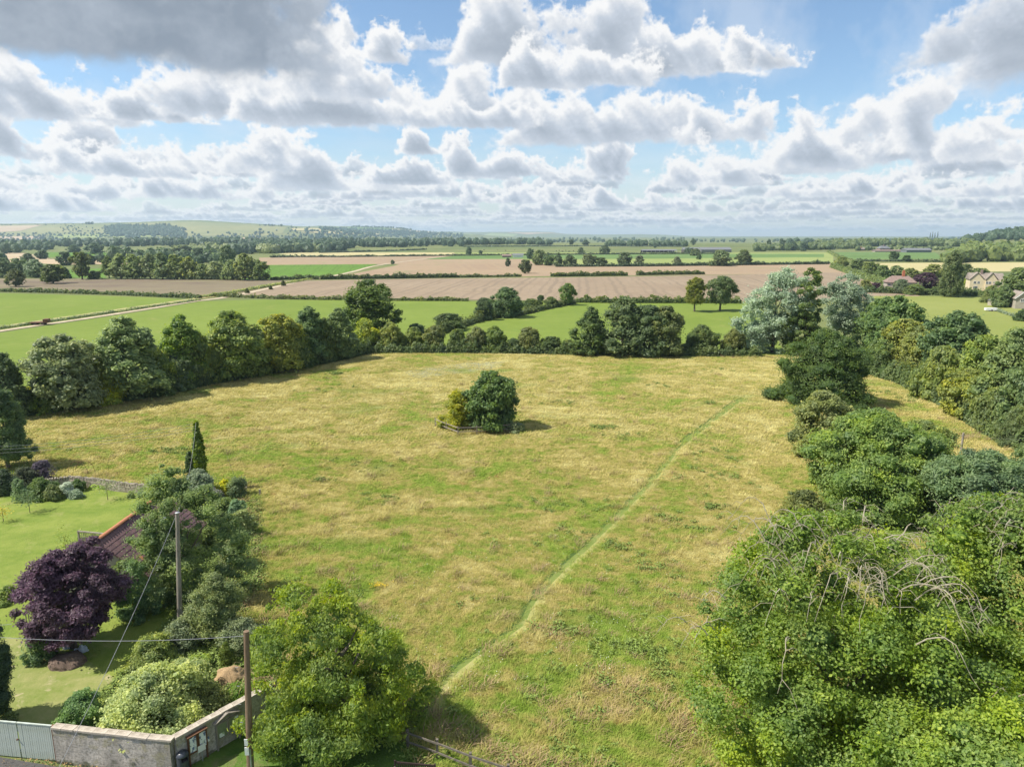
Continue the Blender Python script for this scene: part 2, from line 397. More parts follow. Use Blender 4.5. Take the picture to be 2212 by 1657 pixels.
def grass_ground(name, c1, c2, c3=None, s1=.05, s2=.6, fine=6.0, bstr=.5, bdist=.06, stripes=None, mulb=None):
    m, nt = mat(name); ps = pos(nt)
    a = noise(nt, ps, s1, 5, .6, .3, mul=mulb); b = noise(nt, ps, s2, 5, .65); f = noise(nt, ps, fine, 3, .6)
    t = ramp(nt, M(nt, 'ADD', M(nt, 'MULTIPLY', a, .6), M(nt, 'MULTIPLY', b, .4)), .40, .60)
    c = MIX(nt, t, c1, c2)
    if c3: c = MIX(nt, ramp(nt, noise(nt, ps, s2 * .35, 5, .65, .5), .58, .70), c, c3)
    c = MIX(nt, ramp(nt, f, .3, .7), MIX(nt, .25, c, (.02, .03, .01)), MIX(nt, .13, c, (.01, .01, .01)))
    if stripes:
        ang, per, amt = stripes[:3]
        sp = N(nt, 'ShaderNodeSeparateXYZ', inp={0: ps})
        q = M(nt, 'ADD', M(nt, 'MULTIPLY', sp.outputs[0], math.cos(ang)), M(nt, 'MULTIPLY', sp.outputs[1], math.sin(ang)))
        q = M(nt, 'ADD', q, M(nt, 'MULTIPLY', noise(nt, ps, .03, 2), 6))
        w = M(nt, 'SINE', M(nt, 'MULTIPLY', q, 2 * math.pi / per))
        w2 = M(nt, 'SINE', M(nt, 'MULTIPLY', q, 2 * math.pi / (per * 3.7)))
        w = M(nt, 'ADD', M(nt, 'MULTIPLY', w, .65), M(nt, 'MULTIPLY', w2, .35))
        w = M(nt, 'MULTIPLY', w, ramp(nt, noise(nt, ps, .02, 3), .1, .5))
        c = MIX(nt, ramp(nt, w, .05, .8), c, tuple(x * amt for x in c2))
    finish(nt, c, .9, M(nt, 'ADD', M(nt, 'MULTIPLY', b, 1.5), f), bstr, bdist, .12)
    return m
def m_meadow():
    m, nt = mat('meadow_grass'); ps = pos(nt)
    c, fine = meadow_color(nt, ps)
    f2 = noise(nt, ps, 7, 3, .7, mul=(1.0, .5, 1)); f3 = noise(nt, ps, 2.2, 4, .7)
    c = MIX(nt, ramp(nt, f2, .35, .65), MIX(nt, .35, c, (.03, .045, .012)), c)
    finish(nt, c, .9, M(nt, 'ADD', M(nt, 'MULTIPLY', f3, 1.6), f2), .9, .16, .1)
    return m
def m_tuft():
    m, nt = mat('grass_blades'); ps = pos(nt)
    c, fine = meadow_color(nt, ps)
    r = N(nt, 'ShaderNodeAttribute', attribute_name='rnd').outputs['Fac']
    r2 = N(nt, 'ShaderNodeObjectInfo').outputs['Random']
    v = M(nt, 'ADD', M(nt, 'MULTIPLY', r, .65), M(nt, 'ADD', .98, M(nt, 'MULTIPLY', r2, .35)))
    hs = N(nt, 'ShaderNodeHueSaturation', inp={'Value': v, 'Color': c})
    d = N(nt, 'ShaderNodeBsdfDiffuse', inp={0: hs.outputs[0]}); t = N(nt, 'ShaderNodeBsdfTranslucent', inp={0: hs.outputs[0]})
    mx = N(nt, 'ShaderNodeMixShader', inp={0: .45, 1: d.outputs[0], 2: t.outputs[0]})
    N(nt, 'ShaderNodeOutputMaterial', inp={0: mx.outputs[0]}); return m
G_MEADOW = m_meadow(); G_TUFT = m_tuft()
G_GROUND = grass_ground('countryside', (.13, .17, .055), (.22, .23, .085), (.075, .11, .04), .004, .03, .5)
G_PASTURE = grass_ground('pasture_grass', (.160, .225, .034), (.205, .268, .048), (.228, .265, .062), .02, .3, 2.5, .2, .05)
G_PASTURE2 = grass_ground('mown_pasture', (.235, .270, .065), (.275, .300, .085), None, .02, .3, 2.5, .2, .05)
G_CROP = grass_ground('green_crop', (.110, .210, .028), (.145, .26, .040), None, .03, .25, 1.5, .6, .2, (.2, 3, .6))
G_PLOUGH = grass_ground('stubble_soil', (.285, .212, .145), (.355, .275, .190), (.285, .220, .14), .012, .18, 1.1, .4, .1, (-.10, 4.0, .60))
G_PLOUGH2 = grass_ground('brown_soil', (.175, .130, .100), (.255, .215, .130), (.205, .225, .080), .02, .05, .8, .4, .1, (1.45, 7, .8), (.35, 1, 1))
G_STRIP = grass_ground('tan_soil', (.335, .240, .160), (.385, .285, .18), (.25, .25, .11), .01, .06, .6, .3, .1, (.12, 7, .78))
G_WHEAT = grass_ground('ripe_wheat', (.46, .41, .20), (.52, .45, .23), None, .01, .1, .6, .3, .1, (-1.2, 14, .86))
G_TAN = grass_ground('pale_stubble', (.52, .41, .27), (.47, .35, .22), None, .006, .05, .3, .2, .1)
G_DOWN = grass_ground('down_grass', (.20, .225, .085), (.31, .295, .12), (.14, .175, .06), .0016, .007, .05, .2, .5)
G_GREENF = grass_ground('dull_green_crop', (.12, .20, .055), (.16, .25, .075), None, .01, .06, .5, .3, .1)
G_PALEG = grass_ground('pale_green_pasture', (.26, .32, .095), (.32, .36, .12), (.2, .26, .07), .01, .06, .5, .2, .1)
G_LAWN = grass_ground('lawn_grass', (.165, .235, .036), (.250, .300, .060), (.300, .310, .10), .3, 1.6, 9, .9, .05)
G_DRYLAWN = grass_ground('worn_lawn', (.195, .245, .055), (.31, .31, .115), (.50, .42, .26), .45, 2.4, 9, .6, .03)
G_VERGE = grass_ground('verge_grass', (.085, .16, .025), (.15, .235, .045), (.22, .21, .09), .4, 1.6, 14, .9, .05)
G_PATH = grass_ground('mown_path', (.16, .215, .045), (.22, .26, .070), (.33, .32, .12), .15, 1.2, 9, .6, .03)
G_TRACK = plain('track_chalk', (.50, .42, .30), (.34, .27, .18), .4, .9, .4, .03, world=True)
G_DRY = grass_ground('dry_verge', (.42, .35, .17), (.50, .43, .22), (.22, .26, .08), .08, .4, 3, .6, .15)
G_SOIL = plain('bare_soil', (.20, .15, .105), (.11, .082, .058), 3, .95, .9, .05, world=True)
G_ROAD = plain('asphalt', (.10, .095, .09), (.06, .058, .055), 8, .9, .5, .01, world=True)
G_FLOWER = grass_ground('grey_seed_grass', (.27, .28, .17), (.33, .32, .20), (.21, .25, .10), .1, .5, 5, .6, .08)

def make_ground():
    az = np.concatenate([np.arange(-180, -50, 4.), np.arange(-50, 50, .25), np.arange(50, 180, 4.)]) * math.pi / 180
    rr = np.concatenate([[.01], np.geomspace(8, 900, 30), np.arange(950, 2600, 50), np.arange(2600, 11500, 45), np.geomspace(11600, 26000, 14)])
    A, R = np.meshgrid(az, rr, indexing='ij'); x = np.sin(A) * R; y = np.cos(A) * R; z = terrain(x, y) * (np.abs(A) < 1.2)
    V = np.stack([x, y, z], -1).reshape(-1, 3); na, nr = len(az), len(rr)
    i = np.arange(na)[:, None]; j = np.arange(nr - 1)[None]
    a = i * nr + j; b = ((i + 1) % na) * nr + j
    F = np.stack([a, a + 1, b + 1, b], -1).reshape(-1, 4)
    me = mesh_np('ground', V, F[:, ::-1], [G_GROUND], smooth=True)
    setp(link(bpy.data.objects.new('ground', me)), 'wide open countryside running out to the horizon', kind='structure')
make_ground()
_zl = [0.012]
def flat(name, pts, m, label=None, z=None, kind='structure', world=False):
    if z is None: _zl[0] += .004; z = _zl[0]
    W = [Vector((p[0], p[1], 0)) if world else P(*p) for p in pts]
    me = bpy.data.meshes.new(name); me.from_pydata([(w.x, w.y, z) for w in W], [], [tuple(range(len(W)))])
    me.materials.append(m); me.update()
    if me.polygons[0].normal.z < 0: me.flip_normals()
    o = bpy.data.objects.new(name, me); setp(link(o), label, kind=kind); return o
def inpoly(x, y, poly):
    x = np.asarray(x); y = np.asarray(y); ins = np.zeros(x.shape, bool); n = len(poly)
    for i in range(n):
        x0, y0 = poly[i][:2]; x1, y1 = poly[(i + 1) % n][:2]
        c = ((y0 > y) != (y1 > y)); ins ^= c & (x < (x1 - x0) * (y - y0) / ((y1 - y0) if y1 != y0 else 1e-9) + x0)
    return ins
def drape(name, pts, m, label, off=1.4, step=55.):
    """a field lying on rising ground: its outline filled with a grid that follows the terrain"""
    import bmesh
    W = [Q(*p) for p in pts]
    bm = bmesh.new(); vs = [bm.verts.new((w.x, w.y, 0)) for w in W]
    f = bm.faces.new(vs); bm.normal_update()
    if f.normal.z < 0: bmesh.ops.reverse_faces(bm, faces=[f])
    xs = [w.x for w in W]; ys = [w.y for w in W]
    for ax, lo, hi in ((0, min(xs), max(xs)), (1, min(ys), max(ys))):
        st = max(step, (hi - lo) / 60); k = lo + st
        while k < hi - 1:
            no = (1, 0, 0) if ax == 0 else (0, 1, 0); co = (k, 0, 0) if ax == 0 else (0, k, 0)
            bmesh.ops.bisect_plane(bm, geom=bm.verts[:] + bm.edges[:] + bm.faces[:], plane_co=co, plane_no=no); k += st
    for v in bm.verts: v.co.z = TH(v.co.x, v.co.y) + off
    me = bpy.data.meshes.new(name); bm.to_mesh(me); bm.free(); me.materials.append(m)
    setp(link(bpy.data.objects.new(name, me)), label, kind='structure')
# ---- the fields of the plain, far to near
flat('pasture', [(1010, 529), (1480, 531), (1790, 532), (1800, 546), (1800, 568), (1440, 572), (1060, 570), (985, 552), (975, 536)], G_PALEG, 'pale green cattle pasture beyond the brown strip')
flat('crop_field', [(980, 551), (1300, 549), (1780, 549), (1780, 556), (1300, 560), (900, 560), (925, 555)], G_GREENF, 'dull green crop strip')
flat('wheat_field', [(690, 541), (880, 536), (968, 532), (986, 552), (960, 553), (640, 553), (600, 549)], G_WHEAT, 'ripe wheat field with tramlines')
flat('stubble_field', [(0, 546), (60, 547), (110, 560), (330, 566), (330, 572), (140, 572), (-80, 562)], G_TAN, 'pale stubble field at the left')
flat('crop_field', [(75, 546), (215, 543), (240, 550), (215, 556), (90, 556)], G_CROP, 'small green field by the far white building')
flat('crop_field', [(190, 535), (350, 536), (545, 543), (500, 549), (260, 548)], G_GREENF, 'dull green field among the far woods')
flat('strip_field', [(560, 557), (760, 555), (980, 553), (900, 562), (880, 571), (575, 573), (560, 566)], G_STRIP, 'long tan field left of the centre')
flat('strip_field', [(900, 561), (1130, 560), (1180, 572), (1500, 572), (1790, 569), (1850, 590), (1560, 594), (1190, 597), (690, 603), (760, 592), (850, 575)], G_STRIP, 'tan harvested field behind the low hedge')
flat('crop_field', [(150, 583), (220, 580), (230, 601), (130, 600)], G_CROP, 'bright green strip seen between the trees')
flat('crop_field', [(480, 575), (575, 573), (815, 571), (760, 588), (690, 601), (560, 604), (470, 604)], G_CROP, 'bright green root crop field')
flat('wheat_field', [(1880, 569), (2400, 566), (2500, 582), (2100, 588), (1930, 586)], G_WHEAT, 'pale wheat field behind the houses')
flat('crop_field', [(1790, 547), (1850, 544), (2020, 546), (2040, 560), (1830, 561)], G_GREENF, 'dull green field before the farm')
flat('brown_field', [(-700, 600), (0, 602), (300, 604), (560, 605), (650, 608), (580, 625), (490, 641), (330, 638), (0, 630), (-700, 622)], G_PLOUGH2, 'brown ploughed field turning green')
flat('stubble_field', [(650, 608), (700, 606), (950, 602), (1190, 600), (1560, 595), (1800, 589), (1858, 592), (1920, 612), (2010, 650), (1560, 652), (1200, 650), (870, 647), (560, 645), (490, 641)], G_PLOUGH, 'pinkish stubble field with drill lines')
flat('pasture', [(-700, 630), (0, 634), (330, 643), (430, 650), (300, 672), (0, 716), (-700, 800)], G_PASTURE, 'bright pasture left of the track')
flat('pasture', [(-700, 805), (0, 720), (300, 675), (432, 652), (560, 648), (870, 650), (1200, 653), (1560, 655), (1640, 655), (1700, 775), (1100, 762), (800, 762), (560, 815), (200, 880), (0, 920), (-700, 1060)], G_PASTURE, 'bright green pasture behind the hedgerow')
flat('pasture', [(1880, 640), (2130, 642), (2400, 700), (2400, 780), (2100, 740), (1900, 690)], G_PASTURE2, 'mown pasture in front of the stone houses')
MEADOW = [(-40, 905), (200, 868), (440, 822), (560, 802), (800, 756), (1100, 759), (1640, 768), (1760, 770), (1950, 830), (2120, 905), (2300, 960), (2900, 1080), (2900, 1500), (2212, 1800), (1200, 1900), (905, 1640), (760, 1560), (560, 1440), (480, 1350), (548, 1230), (548, 1085), (430, 1058), (200, 1052), (-60, 1030), (-300, 1060)]
MP = [tuple(P(*p))[:2] for p in MEADOW]
flat('meadow', MP, G_MEADOW, 'rough dry meadow of straw and green grass', world=True)
def strip_poly(name, pts, w0, w1, m, label, z=None):
    W = [P(*p) for p in pts]; L, R = [], []
    # smooth line through the points
    Wn = []
    for i in range(len(W) - 1):
        p0, p1, p2, p3 = W[max(i - 1, 0)], W[i], W[i + 1], W[min(i + 2, len(W) - 1)]
        for k in range(5):
            t = k / 5; Wn.append(.5 * ((2 * p1) + (p2 - p0) * t + (2 * p0 - 5 * p1 + 4 * p2 - p3) * t * t + (3 * p1 - p0 - 3 * p2 + p3) * t ** 3))
    Wn.append(W[-1]); g = random.Random(len(pts) * 7)
    for i, p in enumerate(Wn):
        d = (Wn[min(i + 1, len(Wn) - 1)] - Wn[max(i - 1, 0)]); n = Vector((-d.y, d.x, 0)).normalized(); w = (w0 + (w1 - w0) * i / len(Wn)) / 2
        L.append(p + n * w * g.uniform(.8, 1.2)); R.append(p - n * w * g.uniform(.8, 1.2))
    if z is None: _zl[0] += .004; z = _zl[0]
    n = len(Wn); V = [(p.x, p.y, z) for p in L + R]; F = [(i, n + i, n + i + 1, i + 1) for i in range(n - 1)]
    me = bpy.data.meshes.new(name); me.from_pydata(V, [], F); me.materials.append(m); me.update()
    if me.polygons[0].normal.z < 0: me.flip_normals()
    setp(link(bpy.data.objects.new(name, me)), label, kind='structure'); return Wn
PATHPX = [(1610, 862), (1580, 878), (1530, 918), (1472, 962), (1440, 1003), (1400, 1050), (1340, 1112), (1270, 1182), (1205, 1242), (1155, 1300), (1125, 1352), (1062, 1398), (1000, 1440), (945, 1500), (925, 1560)]
PATH = strip_poly('path', PATHPX, .95, .95, G_PATH, 'narrow mown path crossing the meadow')
strip_poly('path_edge', [(x - 6 - (y - 840) * .014, y - 3) for x, y in PATHPX], .25, .4, grass_ground('path_edge_shade', (.065, .115, .025), (.10, .16, .035), None, .3, 1.5, 9), 'dark green strip of painted shade along the left of the mown path')  # shadow side of the path, painted as a flat darker green strip
strip_poly('path_margin', [(x + 5 + (y - 840) * .016, y + 4) for x, y in PATHPX], .35, .6, grass_ground('trodden_straw', (.33, .33, .11), (.42, .39, .15), (.24, .27, .07), .3, 1.5, 9), 'pale trodden straw margin along the right of the mown path')
strip_poly('track', [(-300, 772), (0, 716), (150, 694), (300, 671), (425, 651), (480, 644), (560, 628), (640, 610), (690, 602), (760, 588), (815, 574), (900, 562), (960, 555)], 2.2, 4, G_TRACK, 'pale farm track between the pastures')
strip_poly('track_verge', [(-300, 760), (0, 708), (150, 686), (300, 664), (425, 646), (480, 640)], 4.2, 3.2, G_DRY, 'straw coloured grassy verge above the farm track')
strip_poly('track_verge', [(440, 642), (520, 629), (600, 614), (690, 600)], 5.0, 6.5, G_DRY, 'dry verge between the brown field and the stubble')
flat('seed_grass', [(870, 805), (930, 795), (1010, 785), (1090, 783), (1080, 795), (990, 808), (900, 818)], G_FLOWER, 'greyish patch of seeding grass at the far side of the meadow')
LAWN = [(-120, 1075), (60, 1068), (200, 1056), (330, 1062), (390, 1075), (360, 1100), (330, 1180), (380, 1330), (330, 1400), (260, 1480), (240, 1560), (120, 1600), (-160, 1600), (-300, 1300)]
flat('lawn', LAWN, G_LAWN, 'mown garden lawn')
flat('worn_lawn', [(20, 1380), (110, 1400), (190, 1430), (250, 1470), (190, 1520), (120, 1585), (-60, 1585), (-40, 1420)], G_DRYLAWN, 'dry worn part of the lawn near the gate')
flat('garden_bed', [(380, 1075), (560, 1078), (560, 1230), (500, 1350), (600, 1480), (560, 1500), (400, 1580), (240, 1575), (230, 1500), (330, 1400), (380, 1330), (330, 1180), (360, 1100)], grass_ground('weedy_bed', (.11, .15, .045), (.17, .2, .07), (.24, .18, .11), .3, 1.2, 8), 'weedy garden ground under the shrubs')
flat('verge', [(370, 1700), (380, 1640), (470, 1585), (580, 1510), (760, 1530), (905, 1598), (1000, 1640), (1120, 1680), (1120, 1900), (300, 1900)], G_VERGE, 'grass verge around the bench and the wooden pole')
flat('road', [(-400, 1632), (0, 1640), (118, 1660), (360, 1692), (360, 2300), (-400, 2300)], G_ROAD, 'dark road edge with leaf litter')
# ---- fields on the downs
for nm, pts, m, lb in [
    ('hill_field', [(-30, 490), (60, 488), (95, 487), (45, 500), (-30, 505)], G_TAN, 'pinkish field on the down at the far left'),
    ('hill_field', [(0, 512), (90, 511), (85, 518), (0, 520)], G_TAN, 'pale field at the foot of the downs'),
    ('hill_field', [(110, 508), (250, 506), (370, 512), (250, 515), (100, 516)], G_PALEG, 'pale green field below the wood'),
    ('hill_field', [(630, 494), (720, 496), (760, 499), (690, 501), (630, 499)], G_WHEAT, 'straw coloured field on the second hill'),
    ('hill_field', [(640, 503), (720, 501), (800, 503), (820, 506), (760, 508)], G_WHEAT, 'lower straw coloured field on the second hill'),
    ('hill_field', [(700, 492), (760, 491.5), (830, 493.5), (880, 500), (830, 499), (760, 496)], G_GREENF, 'green field near the top of the second hill'),
    ('hill_field', [(840, 496), (870, 496.5), (950, 503.5), (920, 505), (870, 501)], G_TAN, 'tan harvested slope of the second hill'),
    ('hill_field', [(960, 504), (1060, 504), (1120, 507), (1020, 509)], G_PALEG, 'pale field on the farthest hills'),
    ('hill_field', [(1090, 503), (1180, 503.5), (1230, 507), (1140, 507)], G_TAN, 'tan field on the farthest hills'),
    ('hill_field', [(510, 515), (570, 515), (575, 519), (515, 519)], G_TAN, 'small pale field at the hill foot')]:
    drape(nm, pts, m, lb, off=2.0)
drape('down_slope', [(-200, 488), (0, 487), (200, 485.5), (400, 480), (500, 484), (620, 491), (610, 505), (560, 512), (300, 512), (-200, 514)], G_DOWN, 'smooth grassy slope of the downs', off=1.0)
# ---------------------------------------------------------------- foliage
def unit(v): return v / np.maximum(np.linalg.norm(v, axis=-1, keepdims=True), 1e-6)
def leaves(C, Nn, size, rng, asp=.55, droop=.15):
    """one folded diamond leaf per centre C, facing Nn"""
    n = len(C)
    t = unit(np.cross(Nn, rng.normal(size=(n, 3)))); t[:, 2] -= droop; t = unit(t); b = unit(np.cross(Nn, t))
    s = (size * rng.uniform(.6, 1.25, n))[:, None]; m = unit(np.cross(t, b))
    V = np.stack([C - t * s, C + b * s * asp + m * s * .14, C + t * s, C - b * s * asp + m * s * .14], 1)
    F = np.arange(n * 4).reshape(n, 4); return V.reshape(-1, 3), F
_ico = None
def ico():
    global _ico
    if _ico is None:
        import bmesh
        bm = bmesh.new(); bmesh.ops.create_icosphere(bm, subdivisions=2, radius=1)
        _ico = (np.array([v.co[:] for v in bm.verts]), np.array([[v.index for v in f.verts] for f in bm.faces])); bm.free()
    return _ico
def cores(cl, rng, k=.72):
    V0, F0 = ico(); Vs, Fs = [], []
    for i, (c, r) in enumerate(cl):
        Vs.append(V0 * r * k * (1 + rng.normal(size=(len(V0), 1)) * .14) + c); Fs.append(F0 + i * len(V0))
    return np.concatenate(Vs), np.concatenate(Fs)
WOB = [1, 0, 0]
def prof(kind, z):
    z = np.asarray(z, float)
    if kind == 'round': return np.sqrt(np.clip(1 - (np.abs(z - .45) / .55) ** 2.2, 0, 1))
    if kind == 'bush': return np.sqrt(np.clip(1 - z ** 2.6, 0, 1)) * (.88 + .12 * np.minimum(1, z * 4))
    if kind == 'tall': return np.minimum(1, (z + .1) * 2.6) ** .7 * np.sqrt(np.clip(1 - z ** 2.4, 0, 1))
    if kind == 'full': return (.82 + .18 * np.minimum(1, z * 3)) * np.sqrt(np.clip(1 - z ** 2.7, 0, 1))
    if kind == 'fulltall': return (.84 + .16 * np.minimum(1, z * 4)) * np.clip(1 - z ** 2.1, 0, 1) ** .62
    if kind == 'spread': return (.55 + .45 * np.minimum(1, (1 - z) * 3)) * np.sqrt(np.clip(1 - z ** 3.2, 0, 1))
    if kind == 'column': return np.clip(1 - z, 0, 1) ** .75 * .9 + .08
    if kind == 'oak': return np.interp(z, [0, .12, .3, .45, .6, .8, .93, 1], [.2, .75, .95, .7, .72, .92, .7, .2])
    return z * 0 + 1
def wob(a, z, w1, w2, k=1.0): return 1 + k * (.22 * np.sin(2 * a + w1 + 6 * z) - .2 * np.abs(np.sin(1.5 * a + w2 + 3 * z)) + .06 * np.sin(7 * a + 9 * z + w2))
def clumps(kind, n, rng, r0=.24):
    """clump centres (unit crown: half width 1, z from 0 to 1) and radii"""
    out = []; w1, w2 = rng.uniform(0, 6, 2); WOB[:] = [w1, w2]
    for i in range(n):
        a = rng.uniform(0, 2 * math.pi); z = rng.uniform(0, 1); w = float(prof(kind, z))
        e = rng.uniform(0, 1) ** .38; r = r0 * rng.uniform(.6, 1.5) * (.6 + .4 * w)
        rad = max(0, w - r * .5) * e * float(wob(a, z, w1, w2))
        out.append((np.array([math.cos(a) * rad, math.sin(a) * rad, np.clip(z, r * .45, 1 - r * .15)]), np.array([r, r, r * .62])))
    return out
def envelope(kind, n, rng, S):
    """leaf places on the uneven outer skin of a crown of size S"""
    w1, w2 = WOB; z = rng.uniform(0, 1, n) ** .8; a = rng.uniform(0, 2 * math.pi, n); w = prof(kind, z) * wob(a, z, w1, w2)
    bump = .08 * np.sin(a * 5 + z * 13 + w1) * np.sin(z * 17 + a * 3) + .05 * np.sin(a * 13 + w2) * np.sin(z * 31)
    rad = w * (.83 + bump * 1.2) + rng.normal(size=n) * .06
    C = np.stack([np.cos(a) * rad, np.sin(a) * rad, z * .93 + rng.normal(size=n) * .03], -1) * S
    up = np.clip(z * 1.3 - .1, 0, 1.2) * S[0] / S[2] * 2.2
    return C, unit(np.stack([np.cos(a), np.sin(a), up], -1)), np.clip(.5 + bump * 4, 0, 1)
WOB = [0, 0]
ZH = {'round': 1.7, 'bush': 1.25, 'tall': 2.3, 'full': 1.9, 'fulltall': 2.3, 'spread': 1.5, 'column': 6.0, 'oak': 1.9}
def crown_mesh(name, kind, nclump, nleaf, leaf, seed, r0=.24, up=.45, asp=.55, rough=.75, core=.8, droop=.15, zs=1.0, rag=.22, env=.24):
    rng = np.random.default_rng(seed); ZK = ZH[kind]; cl = [(c * np.array([1, 1, ZK]), r * np.array([1, 1, 1.15])) for c, r in clumps(kind, nclump, rng, r0)]
    w = np.array([c[1][0] ** 2 for c in cl]); w /= w.sum(); k = rng.choice(len(cl), nleaf, p=w)
    Cc = np.array([c[0] for c in cl])[k]; R = np.array([c[1] for c in cl])[k]
    d = unit(rng.normal(size=(nleaf, 3)) + np.array([0, 0, .35]) + Cc * np.array([.7, .7, .35]))
    rad = rng.uniform(.45, 1.0, nleaf) ** .6 + rng.exponential(rag * .7, nleaf)
    # ragged sub-clusters
    j = rng.integers(0, 9, nleaf); sub = unit(rng.normal(size=(len(cl), 9, 3)) + np.array([0, 0, .4]))[k, j]
    d = unit(d + sub * .75)
    C = Cc + d * R * rad[:, None]; C[:, 2] = np.clip(C[:, 2], .004, ZK * 1.02)
    Nn = unit(d * .7 + np.array([0, 0, up]) + rng.normal(size=(nleaf, 3)) * rough * .6)
    ne = int(nleaf * env); Ce, Ne, te = envelope(kind, ne, rng, np.array([1, 1, ZK])); C[:ne] = Ce; Nn[:ne] = unit(Ne + rng.normal(size=(ne, 3)) * rough * .7)
    L = leaf * np.ones(nleaf)
    V, F = leaves(C, Nn, L, rng, asp, droop)
    tone = np.random.default_rng(seed + 1).uniform(0, 1, len(cl))[k]
    rl = np.clip(.55 * rng.uniform(0, 1, nleaf) + .45 * tone, 0, 1); rl[:ne] = .55 * rng.uniform(0, 1, ne) + .45 * te
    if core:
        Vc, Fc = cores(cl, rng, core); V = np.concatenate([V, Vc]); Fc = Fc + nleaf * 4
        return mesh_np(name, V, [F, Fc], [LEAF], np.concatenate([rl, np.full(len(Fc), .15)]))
    return mesh_np(name, V, F, [LEAF], rl)
def trunk_mesh(name, seed, limbs=5, lean=.05, r=.05):
    """unit height trunk with limbs reaching into the crown"""
    g = random.Random(seed); mb = MB()
    top = Vector((g.uniform(-lean, lean), g.uniform(-lean, lean), .72))
    mb.tube([(0, 0, -.02), (0, 0, .02), top * .4, top * .75, top], [r * 1.5, r * 1.1, r * .8, r * .5, r * .15], 7)
    for i in range(limbs):
        z = g.uniform(.22, .6); a = 6.28 * i / limbs + g.uniform(-.4, .4); b = top * (z / .72); L = g.uniform(.22, .34)
        e = b + Vector((math.cos(a) * L, math.sin(a) * L, g.uniform(.1, .28)))
        mb.tube([b, b * .5 + e * .5 + Vector((0, 0, -.03)), e], [r * .4, r * .26, r * .08], 5)
    return mb.mesh(name, BARK)
TR = [trunk_mesh('trunk', s) for s in (1, 2, 3)]
CM = {}   # crown meshes by kind and detail
def crowns(kind, lod):
    """lod: 2 near (50-100 m), 1 middle (100-300 m), 0 far"""
    key = (kind, lod)
    if key not in CM:
        n = {2: 30000, 1: 10500, 0: 1700}[lod]; s = {2: .026, 1: .046, 0: .11}[lod]; nv = {2: 2, 1: 4, 0: 3}[lod]
        nc = {2: 230, 1: 150, 0: 60}[lod]; r0 = {2: .150, 1: .165, 0: .21}[lod]
        if kind == 'oak': r0 *= 1.0; nc = int(nc * .62)
        if kind == 'column': r0 = .22
        if kind == 'bush': n = int(n * .7)
        CM[key] = [crown_mesh('crown', kind, nc, n, s, 100 * lod + 7 * i + len(kind) * 13, r0) for i in range(nv)]
    return CM[key]
_tn = [0]
def fixc(c):
    r, g, b = c
    return (min(r, g * .75), g, b) if g >= r * .9 and b < g * .73 and g < .4 else c
def tree(x, yb, yt, wpx, kind, color, label, cat='tree', name='tree', group=None, lod=None, low=.12, dx=0., mesh=None, dy=0., far=False):
    """x, yb: where the foot stands in the picture; yt: top; wpx: width of the crown in the picture"""
    color = fixc(color); g = Q(x, yb) if yb < 548 else P(x, yb)
    g.y += dy; dep = depth(g, g.z); d = math.hypot(g.x, g.y)
    H = max(.6, height_at(g, yt) - g.z); W = wpx * dep / FPX / 2
    if lod is None: lod = 2 if d < 92 else 1 if d < 330 else 0
    _tn[0] += 1; k = _tn[0]; rng = random.Random(k * 31)
    me = mesh or crowns(kind, lod)[k % len(crowns(kind, lod))]
    rz = rng.uniform(0, 6.28)
    lowz = low * H
    if wpx < 22 or low == 0 and cat in ('bush', 'shrub') and wpx < 60:
        o = inst(name, me, None, (g.x, g.y, g.z + lowz * .5), (0, 0, rz), (W, W, (H - lowz * .5) / ZH[kind]), color)
        setp(o, label, cat, group); return o
    t = empty(name, g); setp(t, label, cat, group)
    inst('trunk', TR[k % 3], t, (0, 0, 0), (0, 0, rng.uniform(0, 6)), (min(H, W * 1.6) * .8, min(H, W * 1.6) * .8, H * .98))
    inst('crown', me, t, (dx, 0, lowz), (0, 0, rz), (W, W, (H - lowz) / ZH[kind]), color)
    return t
